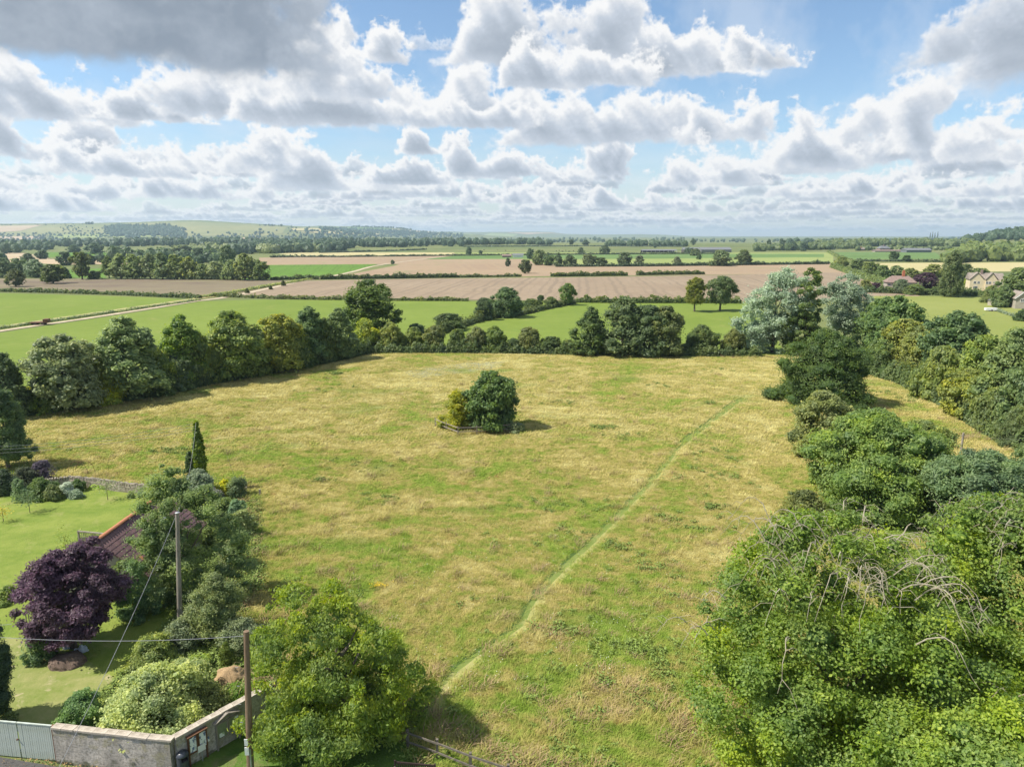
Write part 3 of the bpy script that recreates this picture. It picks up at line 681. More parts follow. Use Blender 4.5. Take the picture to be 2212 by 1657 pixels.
# leaf colours
DK = (.040, .078, .026); MD = (.066, .118, .032); GG = (.096, .138, .056); LG = (.105, .175, .040); YG = (.150, .215, .036); OL = (.112, .148, .040)
BL = (.052, .088, .046); SV = (.212, .232, .162); SV2 = (.182, .195, .135); PU = (.046, .027, .031); RB = (.16, .115, .045); BG = (.055, .098, .038)
h1, h2, h3 = 'hedgerow trees left of the meadow', 'bushes along the far edge of the meadow', 'trees beyond the stubble field'
h4, h5, h6 = 'trees behind the right side of the meadow', 'tall trees in the row at the left', 'trees around the stone houses'
ROWS = [
 # ---- left hedgerow, from the left edge towards the middle
 (18, 1012, 838, 108, 'tall', (.055, .10, .045), 'dark tree cut by the left edge of the picture above the garden', 'tree', 'tree', h1, .1),
 (22, 902, 764, 92, 'tall', BL, 'blue green tree at the left edge where the hedgerow begins', 'tree', 'tree', h1, .05),
 (80, 888, 835, 70, 'bush', OL, 'olive bush between the blue green tree and the pale tipped sycamore', 'bush', 'bush', h1, 0),
 (150, 886, 726, 150, 'round', (.105, .145, .085), 'sycamore with pale grey leaf tips in the left hedgerow', 'tree', 'sycamore_tree', h1, .06),
 (238, 872, 803, 72, 'bush', YG, 'lime yellow bush at the foot of the pale tipped sycamore', 'bush', 'bush', h1, 0),
 (282, 862, 686, 150, 'tall', (.098, .155, .075), 'tall airy grey green ash in the left hedgerow', 'tree', 'ash_tree', h1, .08),
 (335, 855, 800, 80, 'bush', DK, 'low dark bush right of the tall ash, at the meadow edge', 'bush', 'bush', h1, 0),
 (380, 842, 770, 95, 'bush', BL, 'rounded dark bush below the pointed green tree', 'bush', 'bush', h1, 0),
 (402, 836, 683, 96, 'tall', (.062, .125, .030), 'pointed fresh green tree in the middle of the left hedgerow', 'tree', 'tree', h1, .06),
 (455, 826, 745, 75, 'bush', (.10, .15, .045), 'light green bush between the pointed tree and the broad tree', 'bush', 'bush', h1, 0),
 (505, 820, 675, 130, 'round', (.088, .145, .048), 'broad pale green tree in the left hedgerow', 'tree', 'tree', h1, .05),
 (560, 806, 742, 66, 'bush', BG, 'small dark bush right of the broad pale green tree', 'bush', 'bush', h1, 0),
 (605, 803, 682, 108, 'round', (.135, .150, .038), 'olive yellow tree in the left hedgerow', 'tree', 'tree', h1, .05),
 (650, 795, 735, 62, 'bush', DK, 'dark bush at the foot of the olive yellow tree', 'bush', 'bush', h1, 0),
 (673, 785, 664, 84, 'tall', (.055, .105, .048), 'dark rounded tree right of the olive yellow one', 'tree', 'tree', h1, .05),
 (735, 777, 668, 82, 'tall', (.075, .125, .058), 'last tall tree of the left hedgerow, beside the big oak', 'tree', 'tree', h1, .05),
 (802, 742, 608, 146, 'oak', (.050, .092, .024), 'big dark oak with an uneven open crown behind the hedgerow', 'tree', 'oak_tree', None, .20),
 # ---- far edge of the meadow
 (115, 890, 800, 80, 'bush', MD, 'green bush filling the foot of the pale tipped sycamore', 'bush', 'bush', h1, 0),
 (210, 874, 770, 90, 'bush', (.07,.11,.036), 'bushy growth between the sycamore and the airy ash', 'bush', 'bush', h1, 0),
 (345, 848, 755, 80, 'bush', (.075,.125,.035), 'bushy growth between the airy ash and the pointed tree', 'bush', 'bush', h1, 0),
 (430, 832, 720, 80, 'bush', (.065,.11,.036), 'tall bush right of the pointed green tree', 'bush', 'bush', h1, 0),
 (555, 810, 705, 80, 'bush', (.075,.12,.04), 'tall bush between the broad pale tree and the olive yellow tree', 'bush', 'bush', h1, 0),
 (640, 796, 700, 70, 'bush', (.065,.105,.036), 'tall bush between the olive yellow tree and the dark rounded tree', 'bush', 'bush', h1, 0),
 (705, 782, 690, 64, 'bush', (.06,.10,.036), 'bush between the two last tall trees of the hedgerow', 'bush', 'bush', h1, 0),
 (790, 757, 690, 66, 'bush', YG, 'yellow green bush below the big oak', 'bush', 'bush', h2, 0),
 (845, 757, 698, 66, 'bush', (.12, .165, .045), 'light green bush just right of the oak foot', 'bush', 'bush', h2, 0),
 (895, 757, 708, 55, 'bush', (.10, .15, .038), 'third bush from the oak on the far meadow edge', 'bush', 'bush', h2, 0),
 (938, 758, 705, 58, 'bush', (.11, .14, .045), 'olive green bush left of the gap with the hedge branching off', 'bush', 'bush', h2, 0),
 (990, 759, 712, 58, 'bush', (.07, .115, .035), 'small dark green bush where the side hedge begins', 'bush', 'bush', h2, 0),
 (1030, 760, 708, 56, 'bush', (.11, .135, .05), 'greyish bush right of the side hedge start', 'bush', 'bush', h2, 0),
 (1068, 760, 706, 60, 'bush', (.085, .14, .035), 'rounded fresh green bush in the middle of the far edge', 'bush', 'bush', h2, 0),
 (1143, 761, 708, 66, 'bush', (.105, .125, .042), 'olive bush standing alone between two low gaps', 'bush', 'bush', h2, 0),
 (1110, 760, 732, 50, 'bush', (.05, .09, .03), 'low dark scrub left of the lone olive bush', 'bush', 'bush', h2, 0),
 (1190, 762, 728, 60, 'bush', (.06, .10, .03), 'low dark scrub right of the lone olive bush', 'bush', 'bush', h2, 0),
 (1228, 762, 735, 46, 'bush', (.085, .125, .04), 'low bush against the first tree of the dark clump', 'bush', 'bush', h2, 0),
 (1275, 767, 665, 92, 'tall', (.052, .095, .030), 'pointed dark tree at the left of the clump on the far edge', 'tree', 'tree', None, .02),
 (1345, 767, 643, 128, 'tall', (.068, .108, .046), 'tallest grey green tree of the clump on the far edge', 'tree', 'tree', None, .02),
 (1396, 768, 662, 112, 'round', (.060, .10, .042), 'middle bushy tree of the clump on the far edge', 'tree', 'tree', None, .0),
 (1432, 768, 664, 104, 'round', (.078, .112, .040), 'olive tinted tree at the right of the clump on the far edge', 'tree', 'tree', None, .02),
 (1516, 764, 704, 78, 'bush', (.064, .105, .034), 'dark bush standing alone right of the clump', 'bush', 'bush', h2, 0),
 (1478, 766, 744, 50, 'bush', (.05, .085, .03), 'low scrub between the clump and the lone dark bush', 'bush', 'bush', h2, 0),
 (1582, 766, 712, 56, 'bush', (.09, .12, .04), 'low bush right of the lone dark bush on the far edge', 'bush', 'bush', h2, 0),
 # ---- trees behind the right side
 (1890, 765, 648, 92, 'round', (.055, .105, .040), 'green tree right of the second silver poplar', 'tree', 'tree', h4, .0),
 (1925, 790, 642, 120, 'round', (.058, .112, .045), 'rounded green tree at the near corner of the mown pasture', 'tree', 'tree', h4, .05),
 (1948, 805, 692, 105, 'round', (.125, .142, .042), 'olive tree below the mown pasture', 'tree', 'tree', h4, .0),
 (1900, 805, 735, 70, 'bush', (.07, .12, .045), 'bushy green tree right behind the dark hornbeam', 'tree', 'tree', h4, .0),
 (1985, 818, 708, 96, 'round', (.118, .140, .050), 'yellowish tree with clustered tufts left of the dark ash', 'tree', 'tree', h4, .0),
 (2050, 842, 676, 142, 'round', (.052, .098, .046), 'dark green ash rising in front of the mown pasture', 'tree', 'ash_tree', h4, .05),
 (2025, 862, 752, 104, 'bush', (.085, .130, .042), 'mid green tree below the dark ash', 'tree', 'tree', h4, .0),
 (2110, 880, 728, 110, 'round', (.090, .148, .045), 'fresh green tree right of the dark ash', 'tree', 'tree', h4, .0),
 (2085, 898, 800, 110, 'bush', (.135, .150, .042), 'yellow green bush at the meadow edge below the fresh green tree', 'bush', 'bush', h4, .0),
 (2168, 915, 712, 140, 'tall', (.085, .135, .058), 'tall grey green tree near the right edge of the picture', 'tree', 'tree', h4, .03),
 (2150, 935, 840, 90, 'bush', (.075, .115, .042), 'bush at the foot of the tall grey green tree', 'bush', 'bush', h4, .0),
 (2225, 955, 752, 130, 'round', (.062, .108, .050), 'dark tree cut by the right edge of the picture', 'tree', 'tree', h4, .0),
 (2195, 965, 880, 80, 'bush', (.06, .095, .040), 'low dark bush at the right edge of the picture', 'bush', 'bush', h4, .0),
 # ---- side hedge running from the far edge to the stubble field
 (900, 742, 700, 56, 'bush', (.05, .085, .038), 'low dark bush behind the far edge, left end of the side hedge', 'bush', 'bush', None, 0),
 (968, 714, 678, 80, 'bush', (.062, .10, .036), 'pair of low bushes joined in the side hedge', 'bush', 'bush', None, 0),
 (1046, 692, 645, 46, 'bush', (.052, .085, .038), 'small rounded grey dark tree left of the big side hedge tree', 'tree', 'tree', None, .0),
 (1094, 686, 622, 76, 'round', (.062, .110, .045), 'large rounded tree standing in the side hedge', 'tree', 'tree', None, .0),
 (1150, 668, 646, 50, 'bush', (.065, .105, .035), 'low bush right of the large side hedge tree', 'bush', 'bush', None, 0),
 (1225, 660, 613, 38, 'round', (.075, .135, .038), 'fresh green small tree where the side hedge meets the stubble', 'tree', 'tree', None, .12),
 (1168, 650, 638, 18, 'bush', DK, 'tiny dark bush on the stubble edge', 'bush', 'bush', None, 0),
 (1190, 664, 642, 34, 'bush', (.07, .11, .036), 'low bush left of the small fresh green tree', 'bush', 'bush', None, 0),
 # ---- the pair of trees in the pasture
 (1500, 674, 600, 56, 'tall', (.105, .130, .028), 'yellow green tree, left one of the pair in the pasture', 'tree', 'tree', None, .22),
 (1555, 672, 598, 66, 'round', (.070, .110, .045), 'grey green tree, right one of the pair in the pasture', 'tree', 'tree', None, .22),
 # ---- singles in the brown field, left
 (35, 620, 583, 42, 'round', (.055, .078, .030), 'small round dark tree standing lowest in the brown field at the left', 'tree', 'tree', None, .1),
 (115, 613, 572, 54, 'round', (.048, .080, .022), 'round dark tree in the brown field, right of the small one', 'tree', 'tree', None, .08),
 (178, 604, 546, 46, 'oak', (.060, .092, .028), 'leaning two tiered oak left of the tall tree row', 'tree', 'oak_tree', None, .12),
 # ---- tall row at the left
 (236, 601, 553, 30, 'tall', (.060, .10, .035), 'slim tree at the left end of the tall row', 'tree', 'tree', h5, .1),
 (262, 603, 549, 44, 'tall', (.095, .140, .062), 'pale tree second from the left in the tall row', 'tree', 'tree', h5, .04),
 (292, 603, 551, 46, 'round', (.080, .125, .050), 'third tree from the left in the tall row', 'tree', 'tree', h5, .02),
 (325, 603, 547, 44, 'tall', (.085, .122, .058), 'taller greyish tree in the middle left of the tall row', 'tree', 'tree', h5, .04),
 (352, 604, 546, 42, 'tall', (.064, .105, .045), 'dark narrow tree in the middle of the tall row', 'tree', 'tree', h5, .04),
 (382, 604, 552, 44, 'round', (.082, .125, .045), 'rounded tree right of the middle of the tall row', 'tree', 'tree', h5, .02),
 (410, 604, 556, 40, 'round', (.090, .130, .042), 'yellowish tree right of the middle of the tall row', 'tree', 'tree', h5, .02),
 (438, 604, 572, 44, 'bush', (.075, .115, .045), 'lower bushy tree in the dip of the tall row', 'tree', 'tree', h5, 0),
 (468, 604, 566, 46, 'round', (.115, .150, .075), 'silvery willow in the right half of the tall row', 'tree', 'tree', h5, .0),
 (500, 605, 563, 40, 'bush', (.085, .13, .055), 'grey green bushy tree in the right half of the tall row', 'tree', 'tree', h5, 0),
 (530, 606, 550, 48, 'round', (.080, .118, .045), 'large tree near the right end of the tall row', 'tree', 'tree', h5, .03),
 (562, 606, 563, 42, 'round', (.062, .102, .036), 'dark tree ending the tall row on the right', 'tree', 'tree', h5, .0),
 (492, 575, 532, 42, 'round', (.065, .105, .045), 'large dark oak rising behind the tall row', 'tree', 'oak_tree', None, .05),
 (8, 600, 560, 50, 'bush', (.080, .12, .06), 'pale bushy tree at the left edge behind the brown field', 'tree', 'tree', None, 0),
 (42, 598, 560, 46, 'bush', (.075, .12, .055), 'bushy tree left of the bluish willow', 'tree', 'tree', None, 0),
 (78, 600, 562, 50, 'round', (.10, .15, .085), 'bluish willow behind the round dark tree', 'tree', 'tree', None, 0),
 (140, 602, 578, 30, 'bush', (.06, .10, .04), 'low bush left of the leaning oak', 'bush', 'bush', None, 0),
 (205, 603, 586, 34, 'bush', (.065, .10, .035), 'low bush right of the leaning oak', 'bush', 'bush', None, 0),
 (62, 568, 548, 26, 'round', BL, 'dark round tree below the white far building', 'tree', 'tree', None, 0),
 (92, 560, 540, 26, 'round', BL, 'dark round tree right of the white far building', 'tree', 'tree', None, 0),
 (142, 574, 545, 34, 'round', (.048, .08, .042), 'dark tree left of the wide dark one before the far field', 'tree', 'tree', None, 0),
 (186, 572, 548, 50, 'bush', (.044, .072, .040), 'wide dark tree before the far dull green field', 'tree', 'tree', None, 0),
 (205, 549, 526, 44, 'bush', BL, 'dark tree clump above the small green field', 'tree', 'tree', None, 0),
 (160, 546, 530, 28, 'round', BL, 'round dark tree left of the dark clump above the small green field', 'tree', 'tree', None, 0),
 (305, 562, 541, 32, 'round', BL, 'round dark tree before the dull green field', 'tree', 'tree', None, 0),
 (355, 562, 545, 22, 'round', BL, 'small dark tree right of the round dark tree', 'tree', 'tree', None, 0),
 (430, 560, 536, 34, 'round', BL, 'dark tree behind the dip of the tall row', 'tree', 'tree', None, 0),
 (400, 566, 546, 40, 'bush', BL, 'dark low tree behind the middle of the tall row', 'tree', 'tree', None, 0),
 (395, 548, 530, 60, 'bush', (.10, .14, .065), 'paler rounded copse in the far woods at the left', 'tree', 'tree', None, 0),
 # ---- beyond the stubble
 (1135, 591, 562, 32, 'round', (.064, .092, .036), 'round tree standing alone in the tan field', 'tree', 'tree', None, .08),
 (1097, 576, 558, 12, 'round', (.045, .075, .035), 'small dark tree left of the lone round tree', 'tree', 'tree', None, 0),
 (848, 571, 562, 9, 'round', DK, 'tiny round tree beside the track', 'tree', 'tree', None, 0),
 (1145, 560, 537, 22, 'tall', BL, 'dark slim tree by the white sheds', 'tree', 'tree', None, 0),
 (1165, 573, 541, 34, 'round', (.085, .13, .050), 'light green tree left of the row behind the tan field', 'tree', 'tree', h3, 0),
 (1185, 574, 552, 28, 'round', (.065, .115, .042), 'fresh green tree touching the first light green one', 'tree', 'tree', h3, 0),
 (1206, 576, 547, 24, 'tall', (.055, .09, .042), 'dark tree second cluster of the row behind the tan field', 'tree', 'tree', h3, 0),
 (1230, 576, 552, 28, 'round', (.060, .095, .040), 'round tree right of the dark one in the second cluster', 'tree', 'tree', h3, 0),
 (1273, 576, 550, 34, 'round', (.085, .118, .055), 'pale round tree starting the third cluster', 'tree', 'tree', h3, 0),
 (1298, 576, 557, 32, 'round', (.048, .078, .034), 'dark low tree ending the third cluster', 'tree', 'tree', h3, 0),
 (1348, 575, 546, 34, 'round', (.060, .092, .044), 'double headed tree behind the right of the tan field', 'tree', 'tree', h3, 0),
 (1381, 574, 552, 24, 'round', (.098, .125, .07), 'pale grey tree right of the double headed one', 'tree', 'tree', h3, 0),
 (1462, 573, 555, 20, 'round', (.085, .112, .060), 'small pale grey tree on its own', 'tree', 'tree', h3, 0),
 (1510, 561, 551, 12, 'round', DK, 'tiny dark round tree in the crop strip', 'tree', 'tree', h3, 0),
 (1557, 575, 542, 58, 'bush', (.082, .122, .055), 'wide weeping willow left of the dark oak', 'tree', 'willow_tree', h3, 0),
 (1606, 573, 541, 34, 'round', (.058, .09, .034), 'dark oak at the right end of the row', 'tree', 'oak_tree', h3, .05),
 (1013, 552, 534, 16, 'round', BL, 'round tree in the cattle pasture, farthest left', 'tree', 'tree', None, 0),
 (1038, 549, 541, 10, 'round', BL, 'small bush in the cattle pasture at the left', 'bush', 'bush', None, 0),
 (1255, 549, 535, 16, 'round', (.075, .11, .055), 'pale tree in the middle of the cattle pasture', 'tree', 'tree', None, 0),
 (1307, 548, 530, 22, 'round', (.058, .09, .045), 'wide tree in the cattle pasture', 'tree', 'tree', None, 0),
 (1234, 529, 517, 12, 'round', BL, 'far round tree on the horizon above the cattle pasture', 'tree', 'tree', None, 0),
 (1265, 530, 519, 16, 'round', BL, 'far double tree on the horizon, left of centre gap', 'tree', 'tree', None, 0),
 (1415, 536, 524, 12, 'tall', BL, 'tree just behind the dark cattle shed', 'tree', 'tree', None, 0),
 (1497, 530, 516, 13, 'tall', BL, 'round headed tree at the end of the far dark wood', 'tree', 'tree', None, 0),
 (1487, 547, 536, 26, 'bush', BL, 'dark trees hiding the left end of the long grey barn', 'tree', 'tree', None, 0),
 (1503, 553, 538, 28, 'bush', (.08, .115, .05), 'light bush in front of the long grey barn', 'bush', 'bush', None, 0),
 (1660, 541, 518, 16, 'tall', BL, 'tall dark tree first right of the long grey barn', 'tree', 'tree', None, 0),
 (1688, 541, 517, 20, 'tall', BL, 'tall dark tree second right of the long grey barn', 'tree', 'tree', None, 0),
 (1712, 542, 523, 22, 'round', BL, 'round dark tree third right of the long grey barn', 'tree', 'tree', None, 0),
 (1735, 543, 524, 20, 'round', BL, 'round dark tree fourth right of the long grey barn', 'tree', 'tree', None, 0),
 # ---- around the stone houses
 (2050, 642, 545, 60, 'tall', (.070, .105, .042), 'very tall dark tree between the two stone houses', 'tree', 'tree', h6, .0),
 (1998, 624, 590, 56, 'round', PU, 'copper beech with purple leaves behind the red chimney house', 'tree', 'beech_tree', None, .0),
 (1890, 627, 611, 28, 'round', PU, 'small purple leaved tree left of the red chimney house', 'tree', 'tree', None, .0),
 (1868, 628, 606, 32, 'round', (.10, .125, .04), 'olive bush at the left of the small purple tree', 'bush', 'bush', h6, .0),
 (1945, 635, 604, 34, 'round', (.095, .135, .075), 'grey green tree in front of the red chimney house', 'tree', 'tree', h6, .0),
 (1975, 637, 615, 50, 'bush', (.08, .125, .04), 'green shrubs right of the red chimney house', 'bush', 'bush', h6, .0),
 (1850, 583, 562, 34, 'round', (.075, .12, .042), 'first tree of the belt leading to the houses', 'tree', 'tree', h6, .0),
 (1818, 577, 556, 30, 'round', (.095, .14, .04), 'light green tree at the far end of the belt to the houses', 'tree', 'tree', h6, .0),
 (1880, 592, 566, 36, 'round', (.085, .13, .040), 'second light green tree of the belt to the houses', 'tree', 'tree', h6, .0),
 (1905, 600, 574, 36, 'round', (.070, .12, .042), 'third tree of the belt, above the red chimney house', 'tree', 'tree', h6, .0),
 (1935, 600, 575, 36, 'round', (.085, .13, .05), 'tree left of the red chimney', 'tree', 'tree', h6, .0),
 (1967, 606, 580, 36, 'round', (.105, .13, .045), 'olive tree behind the copper beech', 'tree', 'tree', h6, .0),
 (2015, 600, 572, 44, 'round', (.12, .145, .045), 'yellowish tree left of the very tall dark tree', 'tree', 'tree', h6, .0),
 (2082, 615, 572, 48, 'round', (.075, .11, .045), 'tree right of the very tall dark tree', 'tree', 'tree', h6, .0),
 (2112, 606, 580, 44, 'round', (.085, .13, .045), 'tree behind the gabled house roof', 'tree', 'tree', h6, .0),
 (2200, 640, 580, 74, 'round', (.075, .120, .042), 'broad tree right of the gabled house', 'tree', 'tree', h6, .0),
 (2162, 664, 618, 50, 'bush', (.080, .128, .048), 'bushy tree left of the grey gable house', 'tree', 'tree', h6, .0),
 (2140, 655, 618, 44, 'bush', (.090, .130, .045), 'garden shrub in front of the broad tree', 'bush', 'bush', h6, .0),
 (2210, 694, 668, 40, 'bush', DK, 'dark shrub below the grey gable house', 'bush', 'bush', h6, .0),
 (2093, 620, 592, 22, 'bush', YG, 'yellow leaved shrub left of the gabled house', 'bush', 'bush', None, .0),
 # ---- right wood
 (1930, 565, 543, 22, 'round', DK, 'small dark tree in the dull green field hedge', 'tree', 'tree', None, .0),
 (1958, 566, 552, 22, 'round', DK, 'low dark tree right in the dull green field hedge', 'tree', 'tree', None, .0),
]
for r in ROWS:
    x, yb, yt, w, kind, colr, lb, cat, nm, grp, low = r
    if grp in (h1, h4, h5): w *= 1.14
    if grp in (h1, h4, h5) or 'clump on the far edge' in lb: kind = {'round': 'full', 'tall': 'fulltall'}.get(kind, kind)
    if grp == h5: colr = tuple(a * b for a, b in zip(colr, (1.25, 1.22, 1.15)))
    if grp in (h1, h4): colr = tuple(a * b for a, b in zip(colr, (1.18, 1.14, .95)))
    tree(x, yb, yt, w, kind, colr, lb, cat, nm, grp, low=low)
# ---- columns of the wood at the right and the woods far off: one mass each
def woodland(label, lines, seed, color, name='woodland', h=13, sub=1, draped=True):
    rng = np.random.default_rng(seed); V0, F0 = ico(); VV, FF, RR = [], [], []; k = 0
    import bmesh
    for (x0, y0, x1, y1, n, spread, hh) in lines:
        for i in range(n):
            t = rng.uniform(0, 1); x = x0 + (x1 - x0) * t; y = y0 + (y1 - y0) * t
            g = Q(x, y); s = spread * rng.uniform(-.5, .5); q = math.hypot(g.x, g.y); gx, gy = g.x * (1 + s / q), g.y * (1 + s / q)
            z = TH(gx, gy); H = hh * rng.uniform(.7, 1.25); W = H * rng.uniform(.36, .62)
            V = V0 * (1 + rng.normal(size=(len(V0), 1)) * .13) * np.array([W, W, H * .52]) + np.array([gx, gy, z + H * .46])
            VV.append(V); FF.append(F0 + k * len(V0)); k += 1
            RR.append(np.clip(rng.uniform(0, 1) * .6 + rng.uniform(0, .4, len(F0)), 0, 1))
            # leafy tufts break the outline
            m = 36; d = unit(rng.normal(size=(m, 3)) + [0, 0, .5]); C = d * np.array([W, W, H * .54]) * rng.uniform(.85, 1.12, (m, 1)) + np.array([gx, gy, z + H * .48])
            LV, LF = leaves(C, unit(d + rng.normal(size=(m, 3)) * .4), np.full(m, H * .13), rng, .8); 
            LT.append((LV, rng.uniform(0, 1, m) * .7 + .15))
    V = np.concatenate(VV); F = np.concatenate(FF); R = np.concatenate(RR)
    n0 = len(V); L = np.concatenate([a for a, b in LT]); RL = np.concatenate([b for a, b in LT]); LT.clear()
    FL = np.arange(len(L)).reshape(-1, 4) + n0
    me = mesh_np(name, np.concatenate([V, L]), [F, FL], [LEAF], np.concatenate([R, RL]))
    o = inst(name, me, None, color=color); setp(o, label, kind='stuff'); return o
LT = []
woodland('wide dark wood across the plain below the downs', [(-60, 531, 260, 533, 60, 300, 13), (250, 529, 560, 530, 130, 350, 13), (550, 531, 760, 533, 120, 320, 13), (740, 531, 1000, 529, 120, 350, 13), (560, 545, 760, 541, 90, 200, 13), (500, 549, 560, 547, 22, 120, 12), (300, 524, 1000, 523, 160, 900, 14)], 3, (.046, .078, .046))
woodland('lighter wood in the middle of the plain', [(560, 548, 720, 543, 46, 50, 11), (410, 545, 540, 547, 26, 60, 12)], 4, (.13, .17, .085))
woodland('dark wood beyond the cattle pasture', [(900, 529, 1170, 528, 90, 160, 12), (1160, 529.5, 1215, 529.5, 12, 60, 9), (1310, 531, 1480, 532, 80, 100, 10), (980, 521, 1500, 520, 120, 1400, 13), (1500, 523, 1760, 522, 60, 900, 12)], 5, BL)
woodland('oval wood on the slope of the downs', [(226, 500, 300, 509, 150, 420, 14), (235, 495, 372, 495, 200, 380, 14), (240, 502, 402, 505, 300, 380, 14), (232, 498, 385, 500, 200, 300, 14)], 6, (.044, .080, .045))
woodland('scattered copses on the downs', [(-20, 512, 130, 510, 20, 300, 9), (130, 500, 260, 504, 20, 500, 7), (-20, 516, 660, 515, 230, 500, 11), (0, 509, 300, 510, 60, 300, 8), (560, 511, 1000, 512, 150, 700, 12), (130, 495, 225, 503, 40, 500, 8), (0, 487, 180, 486, 26, 100, 6), (185, 485, 203, 485, 9, 40, 13), (560, 488, 610, 489, 16, 100, 10), (380, 516, 520, 516, 40, 200, 10), (620, 493, 1000, 503, 36, 200, 9)], 7, (.040, .068, .046))
woodland('dark woods on the second hill', [(690, 495, 930, 505, 260, 300, 14), (760, 491, 890, 494, 90, 150, 12), (660, 508, 1000, 510, 260, 700, 14), (740, 503, 960, 507, 200, 400, 14), (950, 504, 1010, 504, 10, 200, 10)], 8, (.040, .072, .050))
woodland('wooded hill at the right edge', [(2125, 512, 2420, 508, 110, 250, 14), (2050, 516, 2420, 514, 120, 200, 13), (2135, 500, 2420, 496, 110, 300, 13), (1700, 527, 2060, 520, 130, 250, 12), (1900, 522, 2140, 520, 70, 200, 12)], 9, (.040, .075, .038))
woodland('mixed trees around the far farm', [(1700, 541, 1850, 537, 50, 90, 11), (1760, 533, 2000, 530, 110, 150, 12), (1630, 543, 1700, 541, 18, 60, 10), (1960, 532, 2110, 532, 40, 100, 12), (1850, 542, 2060, 541, 30, 30, 7)], 10, (.072, .112, .045))
woodland('rounded green wood behind the wheat field', [(2060, 566, 2420, 562, 46, 40, 13), (2080, 558, 2420, 556, 50, 60, 15), (2110, 548, 2420, 546, 46, 60, 14), (2030, 572, 2080, 566, 8, 20, 12)], 11, (.085, .130, .045))
woodland('dark wood behind the brown field at the far left', [(-60, 552, 60, 545, 20, 90, 12), (0, 540, 110, 540, 26, 90, 12), (-60, 590, 30, 570, 10, 60, 11), (215, 566, 360, 566, 24, 80, 11), (350, 570, 500, 570, 22, 60, 9)], 12, BL)
# poplars on the right skyline
for i, (px, yt, lb) in enumerate([(2008, 503, 'leftmost of four slim poplars on the right skyline'), (2013, 501, 'second of four slim poplars on the right skyline'), (2018, 503, 'third of four slim poplars on the right skyline'), (2024, 501, 'rightmost of four slim poplars on the right skyline')]):
    g = Q(px, 522); H = height_at(g, yt) - g.z
    setp(inst('poplar_tree', crowns('column', 0)[0], None, g, (0, 0, i), (H * .13, H * .13, H / 6), BL), lb, 'tree', 'slim poplars on the skyline')
# ---------------------------------------------------------------- hedges
def hedge(label, pts, h, w, color, leaf=.35, seed=0, name='hedge', dens=5.0, cat='hedge', group=None, rag=.25, taper=True):
    """clipped or ragged hedge along a line of picture positions"""
    color = fixc(color)
    rng = np.random.default_rng(seed + len(label)); W = [P(*p) if p[1] > 540 else Q(*p) for p in pts]; o = W[0].copy()
    Vs, Fs, Rs = [], [], []; nv = 0; CV = []; CF = []
    for a, b in zip(W[:-1], W[1:]):
        L = (b - a).length; u = np.array((b - a).normalized()); n = int(L * (2 * h + w) * dens / (leaf * leaf * 4)) + 4
        side = np.array([-u[1], u[0], 0]); s = rng.uniform(0, L, n)
        th = rng.uniform(0, math.pi, n); hl = h * (1 + rag * np.interp(s, np.linspace(0, L, 24), rng.normal(size=24)))
        c = np.cos(th); sn = np.sin(th); c = np.sign(c) * np.abs(c) ** .5; sn = sn ** .6
        C = np.array(a - o)[None] + u[None] * s[:, None] + side[None] * (c * w / 2)[:, None] + np.array([0, 0, 1.])[None] * (sn * hl * rng.uniform(.75, 1.05, n) * np.where(rng.uniform(size=n) < .35, rng.uniform(0, 1, n), 1))[:, None]
        Nn = unit(side[None] * c[:, None] + np.array([0, 0, 1.])[None] * (sn + .3)[:, None] + rng.normal(size=(n, 3)) * .5)
        V, F = leaves(C, Nn, np.full(n, leaf), rng, .7); Vs.append(V); Fs.append(F + nv); nv += len(V)
        t = np.interp(s, np.linspace(0, L, 20), rng.uniform(0, 1, 20)); Rs.append(np.clip(.5 * t + .5 * rng.uniform(0, 1, n), 0, 1))
        mb = MB(); k = max(2, int(L / 6)); 
        for i in range(k):
            p = a - o + (b - a) * (i / k); q = a - o + (b - a) * ((i + 1) / k); mb.bar(p + Vector((0, 0, h * .34)), q + Vector((0, 0, h * .34)), w * .62, h * .68)
        CV.append(np.array(mb.v)); CF.append(np.array(mb.f))
    for V, F in zip(CV, CF):
        Vs.append(V); Fs.append(F + nv); nv += len(V); Rs.append(np.full(len(F), .1))
    me = mesh_np(name, np.concatenate(Vs), np.concatenate(Fs), [LEAF], np.concatenate(Rs))
    ob = inst(name, me, None, o, color=color); setp(ob, label, cat, group); return ob
hg = 'field hedges on the plain'
hedge('low ragged hedge between the left pasture and the brown field', [(-60, 629), (110, 633), (240, 637), (330, 641), (432, 645)], 1.5, 2.0, (.055, .09, .03), .45, 1, group=hg)
hedge('low hedge between the bright pasture and the stubble field', [(460, 641), (600, 646), (800, 650), (1012, 651)], 1.3, 1.8, (.070, .10, .032), .45, 2, group=hg)
hedge('trimmed dark hedge on the left of the stubble field top', [(692, 604), (850, 602), (985, 600)], 2.3, 3, (.045, .075, .024), .6, 3, group=hg)
hedge('lower ragged hedge going on from the trimmed dark hedge', [(985, 600), (1125, 598)], 1.5, 2.4, (.065, .095, .032), .6, 4, group=hg)
hedge('short trimmed hedge in the middle of the stubble top', [(1190, 598), (1355, 596)], 2.3, 3, (.055, .088, .026), .6, 5, group=hg)
hedge('short trimmed hedge right of the middle one', [(1375, 595), (1520, 593)], 2.2, 3, (.052, .085, .026), .6, 6, group=hg)
hedge('thick hedge between the stubble and the pasture at the right', [(1245, 654), (1360, 655), (1495, 655), (1600, 656)], 2.0, 2.6, (.062, .10, .028), .4, 7, group=hg)
hedge('short dark hedge below the bright green crop', [(585, 605), (690, 604)], 1.9, 2.6, (.045, .072, .026), .6, 8, group=hg)
